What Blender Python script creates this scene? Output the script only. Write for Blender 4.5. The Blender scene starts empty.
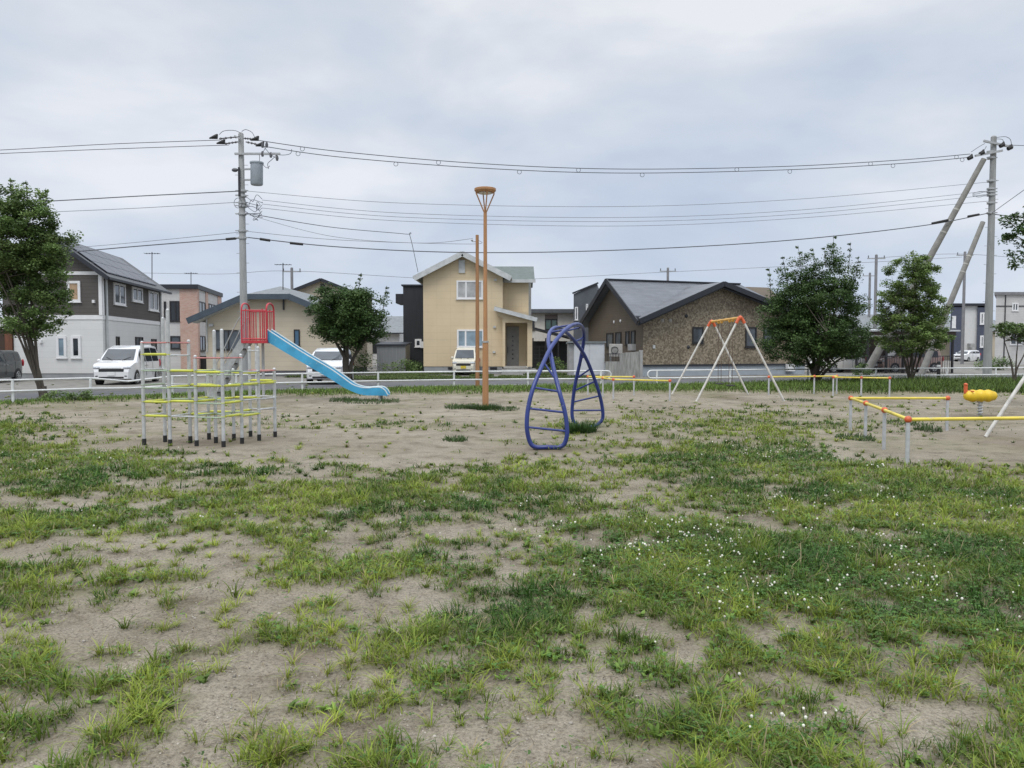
import bpy, math, random
import numpy as np
from mathutils import Vector, Matrix
random.seed(7)
rng = np.random.default_rng(11)
sc = bpy.context.scene
COL = sc.collection
FPX, H, PITCH = 769.0, 1.65, math.radians(2.6)
CP, SP = math.cos(PITCH), math.sin(PITCH)

# ------------------------------------------------------------------ surveying helpers
def ray(px, py):
    u = (px-512)/FPX; v = (384-py)/FPX
    return (u, CP+v*SP, -SP+v*CP)
def W(px, py, Y):
    r = ray(px, py); t = Y/r[1]
    return Vector((r[0]*t, Y, H+r[2]*t))
def G(px, py, z=0.0):
    r = ray(px, py); t = (z-H)/r[2]
    return Vector((r[0]*t, r[1]*t, z))

class Frame:
    """ground frame: origin, u runs along the front, v runs away from the park"""
    def __init__(s, x, y, deg, width=0.0, vskew=None):
        a = math.radians(deg); s.o = Vector((x, y, 0)); s.w = width
        s.u = Vector((math.cos(a), math.sin(a), 0)); s.v = Vector((-math.sin(a), math.cos(a), 0))
        if vskew is not None: s.v = Vector((vskew, 1, 0)).normalized()
    def p(s, a, d, z): return s.o + s.u*a + s.v*d + Vector((0, 0, z))
    def hit(s, face, px, py):
        r = Vector(ray(px, py)); c = Vector((0, 0, H))
        o = s.o if face != 'right' else s.o + s.u*s.w
        along = s.u if face == 'front' else s.v
        n = Vector((-along.y, along.x, 0))
        t = (o-c).dot(n)/r.dot(n); P = c + r*t
        return (P-o).dot(along), P.z
    def q(s, face, a, off, z):
        if face == 'front': return s.o + s.u*a + Vector((s.u.y, -s.u.x, 0))*off + Vector((0, 0, z))
        if face == 'left':
            return s.o + s.v*a + Vector((-s.v.y, s.v.x, 0))*off + Vector((0, 0, z))
        return s.o + s.u*s.w + s.v*a + Vector((s.v.y, -s.v.x, 0))*off + Vector((0, 0, z))

# ------------------------------------------------------------------ object helpers
ROOTM = {}
def tag(o, label=None, cat=None, group=None, kind=None):
    if label: o['label'] = label
    if cat: o['category'] = cat
    if group: o['group'] = group
    if kind: o['kind'] = kind
    return o
def thing(name, label, cat, loc=(0, 0, 0), rz=0.0, group=None):
    o = bpy.data.objects.new(name, None); COL.objects.link(o)
    o.location = loc; o.rotation_euler = (0, 0, rz); o.empty_display_size = 0.2
    ROOTM[o.name] = Matrix.Translation(Vector(loc)) @ Matrix.Rotation(rz, 4, 'Z')
    return tag(o, label, cat, group)
class MB:
    def __init__(s): s.v = []; s.f = []
    def add(s, vs, fs):
        k = len(s.v); s.v += [Vector(a) for a in vs]; s.f += [tuple(i+k for i in f) for f in fs]; return s
    def hexa(s, b, t):   # bottom 4, top 4 (same winding)
        n = len(b)
        s.add(list(b)+list(t), [tuple(range(n))[::-1], tuple(range(n, 2*n))] + [(i, (i+1) % n, n+(i+1) % n, n+i) for i in range(n)]); return s
    def box(s, x0, x1, y0, y1, z0, z1):
        return s.hexa([(x0, y0, z0), (x1, y0, z0), (x1, y1, z0), (x0, y1, z0)], [(x0, y0, z1), (x1, y0, z1), (x1, y1, z1), (x0, y1, z1)])
    def fbox(s, F, a0, a1, d0, d1, z0, z1):
        c = [(a0, d0), (a1, d0), (a1, d1), (a0, d1)]
        return s.hexa([F.p(a, d, z0) for a, d in c], [F.p(a, d, z1) for a, d in c])
    def qbox(s, F, face, a0, a1, o0, o1, z0, z1):
        c = [(a0, o0), (a1, o0), (a1, o1), (a0, o1)]
        return s.hexa([F.q(face, a, o, z0) for a, o in c], [F.q(face, a, o, z1) for a, o in c])
    def slab(s, pts, th):
        top = [Vector(p) for p in pts]; bot = [p-Vector((0, 0, th)) for p in top]
        return s.hexa(bot, top)
    def bar(s, p0, p1, w, h, up=(0, 0, 1)):
        p0 = Vector(p0); p1 = Vector(p1); d = (p1-p0).normalized(); up = Vector(up)
        sd = d.cross(up)
        if sd.length < 1e-4: sd = Vector((1, 0, 0))
        sd.normalize(); u2 = sd.cross(d).normalized()
        c = [(-w/2, -h/2), (w/2, -h/2), (w/2, h/2), (-w/2, h/2)]
        return s.hexa([p0+sd*a+u2*b for a, b in c], [p1+sd*a+u2*b for a, b in c])
    def tube(s, path, r, n=8, caps=True):
        P = [Vector(p) for p in path]; m = len(P)
        R = list(r) if hasattr(r, '__len__') else [r]*m
        vs = []; ref = None
        for i in range(m):
            d = (P[min(i+1, m-1)]-P[max(i-1, 0)])
            d = d.normalized() if d.length > 1e-9 else Vector((0, 0, 1))
            if ref is None: ref = Vector((1, 0, 0)) if abs(d.x) < .9 else Vector((0, 1, 0))
            a = ref - d*ref.dot(d)
            if a.length < 1e-4: a = d.orthogonal()
            a.normalize(); b = d.cross(a); ref = a
            for k in range(n):
                t = 2*math.pi*k/n; vs.append(P[i]+(a*math.cos(t)+b*math.sin(t))*R[i])
        fs = [(i*n+k, i*n+(k+1) % n, (i+1)*n+(k+1) % n, (i+1)*n+k) for i in range(m-1) for k in range(n)]
        if caps: fs += [tuple(range(n))[::-1], tuple((m-1)*n+k for k in range(n))]
        return s.add(vs, fs)
    def cyl(s, p0, p1, r0, r1=None, n=12): return s.tube([p0, p1], [r0, r0 if r1 is None else r1], n)
    def ball(s, c, r, n=10, sq=(1, 1, 1)):
        c = Vector(c); vs = []; m = n//2+1
        for i in range(m+1):
            ph = math.pi*i/m
            for k in range(n):
                t = 2*math.pi*k/n
                vs.append(c+Vector((r*sq[0]*math.sin(ph)*math.cos(t), r*sq[1]*math.sin(ph)*math.sin(t), r*sq[2]*math.cos(ph))))
        return s.add(vs, [(i*n+k, (i+1)*n+k, (i+1)*n+(k+1) % n, i*n+(k+1) % n) for i in range(m) for k in range(n)])
    def build(s, name, mat, parent=None, world=True, root=None, smooth=True, bevel=0):
        me = bpy.data.meshes.new(name)
        vs = s.v
        if parent is not None and world:
            r = parent
            while r.parent: r = r.parent
            inv = ROOTM[r.name].inverted(); vs = [inv @ v for v in vs]
        me.from_pydata([tuple(v) for v in vs], [], s.f); me.materials.append(mat); me.validate(); me.update()
        if smooth:
            me.polygons.foreach_set('use_smooth', [True]*len(me.polygons)); me.set_sharp_from_angle(angle=math.radians(38))
        o = bpy.data.objects.new(name, me); COL.objects.link(o)
        if parent is not None: o.parent = parent
        if bevel:
            b = o.modifiers.new('bevel', 'BEVEL'); b.width = bevel; b.segments = 2; b.limit_method = 'ANGLE'
        return o
def spline(pts, n=6):
    P = [Vector(p) for p in pts]; out = []
    for i in range(len(P)-1):
        p0 = P[max(i-1, 0)]; p1 = P[i]; p2 = P[i+1]; p3 = P[min(i+2, len(P)-1)]
        for k in range(n):
            t = k/n
            out.append(.5*((2*p1)+(-p0+p2)*t+(2*p0-5*p1+4*p2-p3)*t*t+(-p0+3*p1-3*p2+p3)*t**3))
    out.append(P[-1]); return out

# ------------------------------------------------------------------ materials
def new_mat(name):
    m = bpy.data.materials.new(name); m.use_nodes = True
    nt = m.node_tree; return m, nt, nt.nodes['Principled BSDF']
def ramp(nt, fac, stops):
    r = nt.nodes.new('ShaderNodeValToRGB'); e = r.color_ramp.elements
    while len(e) < len(stops): e.new(.5)
    for i, (p, c) in enumerate(stops): e[i].position = p; e[i].color = (*c, 1) if len(c) == 3 else c
    nt.links.new(fac, r.inputs[0]); return r.outputs[0]
def noise(nt, scale, detail=4, vec=None, rough=.55, kind='Object'):
    n = nt.nodes.new('ShaderNodeTexNoise'); n.inputs['Scale'].default_value = scale
    n.inputs['Detail'].default_value = detail; n.inputs['Roughness'].default_value = rough
    if vec is None:
        tc = nt.nodes.new('ShaderNodeTexCoord'); vec = tc.outputs[kind]
    nt.links.new(vec, n.inputs['Vector']); return n.outputs['Fac']
def mixc(nt, fac, a, b, mode='MIX'):
    m = nt.nodes.new('ShaderNodeMix'); m.data_type = 'RGBA'; m.blend_type = mode
    for s, x in ((m.inputs[6], a), (m.inputs[7], b)):
        if hasattr(x, 'is_output'): nt.links.new(x, s)
        else: s.default_value = (*x, 1) if len(x) == 3 else x
    if hasattr(fac, 'is_output'): nt.links.new(fac, m.inputs[0])
    else: m.inputs[0].default_value = fac
    return m.outputs[2]
def bump(nt, bs, h, strength=.3, dist=.02):
    b = nt.nodes.new('ShaderNodeBump'); b.inputs['Strength'].default_value = strength; b.inputs['Distance'].default_value = dist
    nt.links.new(h, b.inputs['Height']); nt.links.new(b.outputs[0], bs.inputs['Normal'])
def sc_(c, k): return tuple(min(1, x*k) for x in c)
def M(name, c, rough=.6, metal=0.0, var=.18, scale=3.0, bmp=0.0, coat=0.0, stretch=None):
    m, nt, bs = new_mat(name)
    vec = None
    if stretch:
        tc = nt.nodes.new('ShaderNodeTexCoord'); mp = nt.nodes.new('ShaderNodeMapping'); mp.inputs['Scale'].default_value = stretch
        nt.links.new(tc.outputs['Object'], mp.inputs[0]); vec = mp.outputs[0]
    f = noise(nt, scale, 5, vec)
    nt.links.new(ramp(nt, f, [(.3, sc_(c, 1-var)), (.7, sc_(c, 1+var*.6))]), bs.inputs['Base Color'])
    bs.inputs['Roughness'].default_value = rough; bs.inputs['Metallic'].default_value = metal
    bs.inputs['Coat Weight'].default_value = coat
    if bmp: bump(nt, bs, noise(nt, scale*8, 3), bmp)
    return m
def worn(name, c, rough=.4, under=(.33, .27, .22), amt=.66, scale=14, coat=.1):
    m, nt, bs = new_mat(name)
    base = ramp(nt, noise(nt, 2.5, 4), [(.3, sc_(c, .78)), (.7, sc_(c, 1.15))])
    chip = ramp(nt, noise(nt, scale, 5, None, .7), [(amt, (0, 0, 0)), (amt+.05, (1, 1, 1))])
    nt.links.new(mixc(nt, chip, base, under), bs.inputs['Base Color'])
    nt.links.new(ramp(nt, noise(nt, 6, 3), [(.3, (rough-.1,)*3), (.7, (rough+.2,)*3)]), bs.inputs['Roughness'])
    bs.inputs['Coat Weight'].default_value = coat
    return m
def brick(name, c1, c2, mortar, bw, bh, ms=.01, off=.5, rough=.7, bmp=.4, bias=0.0, dirt=.15):
    m, nt, bs = new_mat(name)
    tc = nt.nodes.new('ShaderNodeTexCoord'); sp = nt.nodes.new('ShaderNodeSeparateXYZ'); nt.links.new(tc.outputs['Object'], sp.inputs[0])
    ad = nt.nodes.new('ShaderNodeMath'); nt.links.new(sp.outputs[0], ad.inputs[0]); nt.links.new(sp.outputs[1], ad.inputs[1])
    cb = nt.nodes.new('ShaderNodeCombineXYZ'); nt.links.new(ad.outputs[0], cb.inputs[0]); nt.links.new(sp.outputs[2], cb.inputs[1])
    b = nt.nodes.new('ShaderNodeTexBrick'); nt.links.new(cb.outputs[0], b.inputs['Vector'])
    b.inputs['Scale'].default_value = 1; b.inputs['Brick Width'].default_value = bw; b.inputs['Row Height'].default_value = bh
    b.inputs['Mortar Size'].default_value = ms; b.inputs['Color1'].default_value = (*c1, 1); b.inputs['Color2'].default_value = (*c2, 1)
    b.inputs['Mortar'].default_value = (*mortar, 1); b.offset = off; b.inputs['Bias'].default_value = bias; b.inputs['Mortar Smooth'].default_value = .3
    f = noise(nt, .7, 5)
    st = ramp(nt, f, [(.3, (1-dirt,)*3), (.65, (1, 1, 1))])
    nt.links.new(mixc(nt, 1.0, b.outputs['Color'], st, 'MULTIPLY'), bs.inputs['Base Color'])
    bs.inputs['Roughness'].default_value = rough
    inv = nt.nodes.new('ShaderNodeMath'); inv.operation = 'SUBTRACT'; inv.inputs[0].default_value = 1; nt.links.new(b.outputs['Fac'], inv.inputs[1])
    bump(nt, bs, inv.outputs[0], bmp, .01)
    return m
def glassy(name, c, rough=.06):
    m, nt, bs = new_mat(name)
    nt.links.new(ramp(nt, noise(nt, 1.3, 3), [(.35, sc_(c, .7)), (.65, sc_(c, 1.2))]), bs.inputs['Base Color'])
    bs.inputs['Roughness'].default_value = rough; bs.inputs['Specular IOR Level'].default_value = .6
    return m
def vcol(name, rough=.55, trans=.25, spec=.3):
    m, nt, bs = new_mat(name)
    a = nt.nodes.new('ShaderNodeAttribute'); a.attribute_name = 'col'
    f = noise(nt, 6, 2)
    c = mixc(nt, 1.0, a.outputs['Color'], ramp(nt, f, [(.3, (.8, .8, .8)), (.7, (1.1, 1.1, 1.1))]), 'MULTIPLY')
    nt.links.new(c, bs.inputs['Base Color']); bs.inputs['Roughness'].default_value = rough; bs.inputs['Specular IOR Level'].default_value = spec
    if trans:
        t = nt.nodes.new('ShaderNodeBsdfTranslucent'); nt.links.new(c, t.inputs[0])
        ms = nt.nodes.new('ShaderNodeMixShader'); ms.inputs[0].default_value = trans
        nt.links.new(bs.outputs[0], ms.inputs[1]); nt.links.new(t.outputs[0], ms.inputs[2])
        nt.links.new(ms.outputs[0], nt.nodes['Material Output'].inputs[0])
    return m
leafmat = vcol('leaf', .5, .25, .3)
grassmat = vcol('grass_blade', .5, .3, .25)
stonemat = vcol('pebble', .8, 0, .3)

galv = M('galvanised_steel', (.42, .43, .43), .45, .4, .2, 12)
greyp = M('grey_paint_pipe', (.54, .55, .55), .45, .2, .2, 9)
whitep = M('white_paint', (.70, .71, .71), .45, 0, .14, 5)
whiteswing = M('weathered_white_pipe', (.62, .60, .56), .5, 0, .25, 8)
redp = worn('red_paint', (.48, .03, .045), .4, (.40, .16, .13), .62)
pinkred = M('faded_red_pipe', (.52, .20, .19), .5, 0, .25, 9)
yelp = worn('yellow_paint', (.72, .58, .08), .45, (.50, .42, .25), .60)
railpost = M('pale_grey_post', (.50, .51, .52), .45, .1, .22, 9)
yelfade = worn('lemon_rubber_cover', (.58, .60, .08), .6, (.42, .42, .22), .58, 18, 0)
greenpale = M('pale_green_pipe', (.38, .47, .34), .5, .1, .2, 7)
orp = M('orange_plastic', (.62, .12, .04), .4, 0, .2, 12)
yelor = M('yellow_orange_beam', (.68, .37, .06), .45, 0, .25, 4)
bluep = worn('blue_paint', (.016, .034, .185), .38, (.20, .22, .30), .64, 16, .2)
skyb = worn('sky_blue_plastic', (.055, .345, .58), .4, (.20, .40, .50), .60, 7, .1)
paleedge = M('pale_slide_rim', (.52, .60, .62), .45, 0, .12, 5)
lampor = M('ochre_lamp_paint', (.42, .215, .095), .5, 0, .18, 3, stretch=(4, 4, .6))
woodor = M('ochre_timber', (.36, .185, .085), .7, 0, .25, 5, stretch=(6, 6, .5))
blackr = M('black_rubber', (.02, .02, .02), .7)
concrete = M('concrete', (.36, .36, .35), .85, 0, .2, 2, .3)
poleconc = M('pole_concrete', (.30, .305, .30), .8, 0, .2, 3, stretch=(3, 3, .4))
braceconc = M('brace_concrete', (.25, .245, .225), .85, 0, .25, 3)
darksteel = M('dark_steel', (.05, .05, .055), .5, .3)
wiremat = M('cable', (.11, .118, .135), .6)
wirelight = M('pale_cable', (.22, .23, .25), .6)
insul = M('insulator', (.10, .10, .11), .4)
transf = M('transformer_grey', (.34, .38, .42), .45, .1, .12, 3)
bark = M('bark', (.085, .072, .058), .9, 0, .35, 10, .5, stretch=(3, 3, .6))
asphalt = M('asphalt', (.10, .10, .105), .85, 0, .22, 1.4, .3)
gravel = M('gravel_lot', (.20, .19, .17), .9, 0, .35, 1.8, .5)
kerbm = M('kerb_concrete', (.33, .33, .32), .85, 0, .2, 3)
glassd = glassy('dark_glass', (.018, .022, .026))
glassm = glassy('grey_glass', (.07, .085, .10))
curt = glassy('curtain_behind_glass', (.22, .30, .36), .15)
curtw = glassy('pale_curtain_behind_glass', (.42, .42, .42), .15)
curtb = glassy('tan_blind_behind_glass', (.40, .27, .16), .2)
blackfr = M('black_frame', (.02, .02, .022), .5)
whitefr = M('white_frame', (.76, .76, .76), .45, 0, .06)
darkfascia = M('dark_fascia', (.022, .026, .034), .5)
bluefascia = M('blue_grey_fascia', (.06, .082, .105), .5)
creamfascia = M('pale_fascia', (.52, .54, .54), .5)

# ------------------------------------------------------------------ noise in numpy
def vn(x, y, seed=0):
    xi = np.floor(x); yi = np.floor(y); fx = x-xi; fy = y-yi
    fx = fx*fx*(3-2*fx); fy = fy*fy*(3-2*fy)
    def h(a, b):
        s = np.sin(a*127.1+b*311.7+seed*74.7)*43758.5453
        return s-np.floor(s)
    return (h(xi, yi)*(1-fx)+h(xi+1, yi)*fx)*(1-fy)+(h(xi, yi+1)*(1-fx)+h(xi+1, yi+1)*fx)*fy
def fbm(x, y, seed=0, oct=4, gain=.5):
    a = 1; s = 0; t = 0
    for i in range(oct):
        s = s+a*vn(x*2**i+17.3*i, y*2**i-9.1*i, seed+i); t += a; a *= gain
    return s/t
# fence line, surveyed post by post (pixel column, depth)
FENCE_A = [(-80, 22.2), (12, 23.6), (90, 25.2), (172, 27.0), (236, 28.5), (302, 29.8), (378, 31.2), (454, 32.4), (528, 33.1), (601, 33.5)]
FENCE_B = [(657, 34.2), (730, 35.2), (808, 36.3), (876, 37.3), (947, 38.2), (996, 38.9), (1060, 39.8), (1120, 40.6)]
fx_ = np.array([(p-512)/FPX*y for p, y in FENCE_A+FENCE_B]); fy_ = np.array([y for p, y in FENCE_A+FENCE_B])
fx_ = np.concatenate([[-34], fx_, [60]]); fy_ = np.concatenate([[12.0], fy_, [44.5]])
def fenceY(x): return np.interp(x, fx_, fy_)

ROWS = [380, 395, 405, 415, 425, 435, 448, 458, 468, 480, 495, 512, 530, 545, 562, 580, 600, 620, 640, 665, 690, 720, 750, 800]
COLS = [0, 128, 256, 384, 512, 640, 768, 896, 1024]
T = """.1 .1 .05 .05 .05 .05 .05 .1 .3
.1 .1 .05 .05 .05 .05 .05 .1 .3
.15 .1 .05 .1 .1 .15 .25 .2 .1
.2 .25 .3 .15 .1 .35 .6 .4 .1
.8 .25 .5 .55 .2 .5 .8 .5 .1
.95 .15 .1 .1 .15 .4 .85 .15 .05
.9 .2 .05 .1 .12 .5 .9 .1 0
.95 .85 .2 .2 .4 .8 .9 .2 0
.95 .95 .7 .55 .65 .8 .95 .75 .6
.95 .8 .55 .75 .75 .75 .95 .95 .9
.85 .8 .8 .95 .9 .5 .85 .95 .9
.5 .6 .8 .95 .9 .4 .65 .9 .95
.95 .85 .45 .35 .5 .55 .45 .85 .95
.65 .45 .4 .55 .45 .9 .9 .95 .95
.15 .2 .4 .85 .45 .92 .98 .98 .95
.3 .3 .35 .55 .55 .92 .98 .98 .98
1 .6 .35 .4 .65 .9 .98 .98 .98
.6 .2 .5 .5 .75 .92 .95 .98 .98
.2 .25 .6 .55 .85 .8 .35 .85 .98
.5 .5 .35 .6 .88 .25 .92 .7 .4
.65 .45 .25 .4 .65 .2 .75 .65 .3
.35 .25 .45 .55 .4 .8 .4 .3 .4
.4 .5 .25 .65 .35 .5 .75 .5 .85
.4 .4 .4 .5 .4 .5 .7 .5 .8"""
T = np.array([[float(a) for a in l.split()] for l in T.split('\n')])
T[6:] *= 1.12; T[13:] *= 1.08; T[15, 0] = 1.3; T[16, 0] = 1.5; T[16, 1] = .8; T[14, 3] = 1.15; T[9, 1] = 1.0; T[12, 0] = 1.3; T[17:, :4] += .10; T[14:17, 5:] = 1.25; T[12:14, 5] = 1.15; T[7:12, 1:6] *= .84; T[18:23, 4:9] *= .86; T[19:22, 5] = .2; T[20:23, 4] = .35
ROWD = np.array([(H-0)*FPX/(r-349.0) for r in ROWS])       # depth of each row on the ground
COLK = np.array([(c-512)/FPX for c in COLS])
def cover(x, y):
    yy = np.clip(y, ROWD[-1], ROWD[0])
    ri = np.interp(-1/yy, -1/ROWD[::-1][::-1], np.arange(len(ROWD))) if False else np.interp(1/yy, 1/ROWD, np.arange(len(ROWD)))
    ci = np.interp(x/np.maximum(y, .5), COLK, np.arange(9))
    r0 = np.clip(np.floor(ri).astype(int), 0, len(ROWD)-2); c0 = np.clip(np.floor(ci).astype(int), 0, 7)
    a = ri-r0; b = ci-c0
    return (T[r0, c0]*(1-b)+T[r0, c0+1]*b)*(1-a)+(T[r0+1, c0]*(1-b)+T[r0+1, c0+1]*b)*a
def verge_start(x): return fenceY(x)-np.interp(x, [-16, -10, -3, 4, 9, 16, 24], [3.0, 3.6, 4.6, 5.0, 6.5, 9.5, 12.5])
def patch(x, y):
    n = .6*fbm(x*1.0, y*1.25, 3, 5, .7)+.4*fbm(x*3.1, y*3.6, 13, 4, .65)
    n = np.clip((n-.5)*3.0+.5, 0, 1)
    c = cover(x, y)
    p = np.clip((n-(1-c))/.32+.26, 0, 1)*np.clip(c*4, 0, 1)
    p = p*np.clip((fbm(x*4.3, y*4.3, 23, 3)-np.interp(c, [0, .5, .95, 1.3], [.50, .43, .31, .2]))*7+.15, .04, 1)
    vs = verge_start(x)+(fbm(x*.9, y*.9, 8, 3)-.5)*2.2
    v = np.clip((y-vs)/1.1, 0, 1)**1.3*np.clip((fenceY(x)+.5-y)/.2, 0, 1)
    return p*np.clip((vs+.3-y)/.3, 0, 1), v
def ground_z(x, y):
    inside = np.clip((fenceY(x)+.2-y)/1.0, 0, 1)*np.clip((60-np.abs(x))/8, 0, 1)
    p, v = patch(x, y)
    return inside*((fbm(x*.5, y*.5, 21, 4)-.5)*.07+(fbm(x*3.5, y*3.5, 26, 3)-.5)*.045+.022*p+.05*v)

# ------------------------------------------------------------------ ground sheet
def np_mesh(name, V, faces_flat, loop_tot, mat, col=None, attr=None, smooth=False):
    me = bpy.data.meshes.new(name)
    me.vertices.add(len(V)); me.vertices.foreach_set('co', V.astype(np.float32).ravel())
    me.loops.add(len(faces_flat)); me.loops.foreach_set('vertex_index', faces_flat.astype(np.int32))
    me.polygons.add(len(loop_tot)); st = np.concatenate([[0], np.cumsum(loop_tot)[:-1]])
    me.polygons.foreach_set('loop_start', st.astype(np.int32)); me.polygons.foreach_set('loop_total', loop_tot.astype(np.int32))
    if smooth: me.polygons.foreach_set('use_smooth', np.ones(len(loop_tot), bool))
    me.update(calc_edges=True)
    if col is not None:
        a = me.color_attributes.new('col', 'FLOAT_COLOR', 'POINT')
        a.data.foreach_set('color', np.concatenate([col, np.ones((len(col), 1))], 1).astype(np.float32).ravel())
    if attr is not None:
        for k, val in attr.items():
            a = me.attributes.new(k, 'FLOAT', 'POINT'); a.data.foreach_set('value', val.astype(np.float32))
    me.materials.append(mat)
    o = bpy.data.objects.new(name, me); COL.objects.link(o); return o
far = np.array([32, 40, 60, 100, 180, 350, 700, 1500, 3000])
xs = np.concatenate([-far[::-1], np.arange(-28, 28.01, .14), far])
ys = np.concatenate([[-60, -20, -6, -2, 0], np.arange(1.2, 14, .09), np.arange(14, 42, .16), [44, 50, 60, 80, 120, 200, 400, 900, 3000]])
GX, GY = np.meshgrid(xs, ys); gx = GX.ravel(); gy = GY.ravel()
gz = ground_z(gx, gy); pp, vv = patch(gx, gy)
nx, ny = len(xs), len(ys)
I = np.arange(nx*ny).reshape(ny, nx)
Q = np.stack([I[:-1, :-1], I[:-1, 1:], I[1:, 1:], I[1:, :-1]], -1).reshape(-1, 4)
gm, nt, bs = new_mat('park_soil')
at = nt.nodes.new('ShaderNodeAttribute'); at.attribute_name = 'g'
tc = nt.nodes.new('ShaderNodeTexCoord'); O = tc.outputs['Object']
big = noise(nt, .35, 4, O); mid = noise(nt, 2.2, 6, O, .65); fine = noise(nt, 55, 4, O, .7); gr = noise(nt, 170, 2, O, .8)
soil = ramp(nt, big, [(.3, (.235, .205, .158)), (.7, (.33, .295, .237))])
soil = mixc(nt, 1.0, soil, ramp(nt, mid, [(.34, (.66, .64, .61)), (.5, (1, 1, 1)), (.68, (1.12, 1.12, 1.12))]), 'MULTIPLY')
soil = mixc(nt, 1.0, soil, ramp(nt, fine, [(.32, (.52, .49, .46)), (.5, (1, 1, 1)), (.68, (1.3, 1.3, 1.3))]), 'MULTIPLY')
soil = mixc(nt, 1.0, soil, ramp(nt, gr, [(.28, (.50, .48, .46)), (.45, (1, 1, 1)), (.62, (1, 1, 1)), (.74, (1.45, 1.45, 1.45))]), 'MULTIPLY')
aw = nt.nodes.new('ShaderNodeAttribute'); aw.attribute_name = 'wear'
wm = nt.nodes.new('ShaderNodeMath'); wm.operation = 'MULTIPLY'; nt.links.new(aw.outputs['Fac'], wm.inputs[0]); wm.inputs[1].default_value = .75
soil = mixc(nt, wm.outputs[0], soil, (.17, .135, .10))
moss = ramp(nt, mid, [(.3, (.10, .11, .045)), (.7, (.20, .18, .10))])
mf = nt.nodes.new('ShaderNodeMath'); mf.operation = 'MULTIPLY_ADD'; nt.links.new(at.outputs['Fac'], mf.inputs[0]); mf.inputs[1].default_value = .75; mf.use_clamp = True
m2 = nt.nodes.new('ShaderNodeMath'); m2.operation = 'MULTIPLY_ADD'; nt.links.new(fine, m2.inputs[0]); m2.inputs[1].default_value = .5; m2.inputs[2].default_value = -.28
nt.links.new(m2.outputs[0], mf.inputs[2])
nt.links.new(mixc(nt, mf.outputs[0], soil, moss), bs.inputs['Base Color'])
bs.inputs['Roughness'].default_value = .95; bs.inputs['Specular IOR Level'].default_value = .15
hs = nt.nodes.new('ShaderNodeMath'); hs.operation = 'MULTIPLY_ADD'; nt.links.new(fine, hs.inputs[0]); hs.inputs[1].default_value = 2.0; nt.links.new(gr, hs.inputs[2])
hs2 = nt.nodes.new('ShaderNodeMath'); hs2.operation = 'MULTIPLY_ADD'; nt.links.new(mid, hs2.inputs[0]); hs2.inputs[1].default_value = 5.0; nt.links.new(hs.outputs[0], hs2.inputs[2])
bump(nt, bs, hs2.outputs[0], .6, .012)
wear = np.zeros(len(gx))
for px, py, rx, ry in ((727, 397, .55, 1.9), (548, 449, .7, .35), (587, 427, .6, .3), (388, 401, .6, .5), (212, 398, .6, .4), (210, 441, 1.3, .8), (980, 416, .7, .5), (1040, 445, .8, 1.5), (305, 658, .16, .09), (318, 650, .08, .06), (790, 600, .3, .15)):
    c = G(px, py); wear = np.maximum(wear, np.exp(-((gx-c.x)/rx)**2-((gy-c.y)/ry)**2))
gz = gz-.03*wear*(wear > .05)
g = np_mesh('ground', np.stack([gx, gy, gz], 1), Q.ravel(), np.full(len(Q), 4), gm, attr={'g': np.clip(pp*.95+vv+.62*np.clip((fbm(gx*.55, gy*.8, 55, 5, .6)-.47)*5, 0, 1)*np.clip((gy-9)/5, .25, 1)*(gy < 40), 0, 1), 'wear': wear}, smooth=True)
tag(g, kind='structure')

# ------------------------------------------------------------------ grass, clover, weeds (uncountable ground cover)
def blade_mesh(P, L, w, ang, lean, col, prof=(1, .9, .6), tpow=1.7):
    N = len(P); ts = [0, .4, .75, 1.0]
    d = np.stack([np.cos(ang), np.sin(ang)], 1); sa = ang+np.pi/2+rng.uniform(-.8, .8, N); sd = np.stack([np.cos(sa), np.sin(sa)], 1)
    V = np.zeros((N, 7, 3)); k = 0
    for i, t in enumerate(ts):
        c = np.zeros((N, 3)); c[:, :2] = P[:, :2]+d*(lean*L*t**tpow)[:, None]; c[:, 2] = P[:, 2]+L*t*(1-.45*lean*t)
        if i < 3:
            o = sd*(w*prof[i]/2)[:, None]
            V[:, k, :] = c; V[:, k, :2] -= o; V[:, k+1, :] = c; V[:, k+1, :2] += o; k += 2
        else: V[:, 6, :] = c
    F = np.array([0, 1, 3, 2, 2, 3, 5, 4, 4, 5, 6]); F = (F[None]+np.arange(N)[:, None]*7).ravel()
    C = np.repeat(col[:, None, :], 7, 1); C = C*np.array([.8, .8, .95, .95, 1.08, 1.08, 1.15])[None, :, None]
    return V.reshape(-1, 3), F, np.tile([4, 4, 3], N), C.reshape(-1, 3)
def merge(lst):
    off = 0; VV = []; FF = []; LL = []; CC = []
    for V, F, L, C in lst: VV.append(V); FF.append(F+off); LL.append(L); CC.append(C); off += len(V)
    return np.concatenate(VV), np.concatenate(FF), np.concatenate(LL), np.concatenate(CC)
def sample(y0, y1, dens, margin=2.0, seedmask=None):
    """uniform points on the ground between two depths, inside a widened view wedge"""
    n = int(dens*(y1-y0)*((y0+y1)*.70+2*margin))
    y = rng.uniform(y0, y1, n*2); hw = .70*y+margin; x = rng.uniform(-1, 1, n*2)*(.70*y1+margin)
    k = np.abs(x) < hw; x = x[k][:n]; y = y[k][:n]; return x, y
def gcolor(x, y, n):
    hn = .5*fbm(x*.8+5, y*.8, 31, 3)+.5*fbm(x*3.0+5, y*3.0, 37, 3); hn = np.clip((hn-.5)*3.8+.5+rng.normal(0, .16, n), 0, 1)[:, None]
    c = np.array([.045, .112, .016])*(1-hn)+np.array([.265, .335, .05])*hn
    s = rng.random(n)[:, None] < .10; c = np.where(s, np.array([.34, .28, .16]), c)
    return c*rng.uniform(.75, 1.2, (n, 1))
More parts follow.
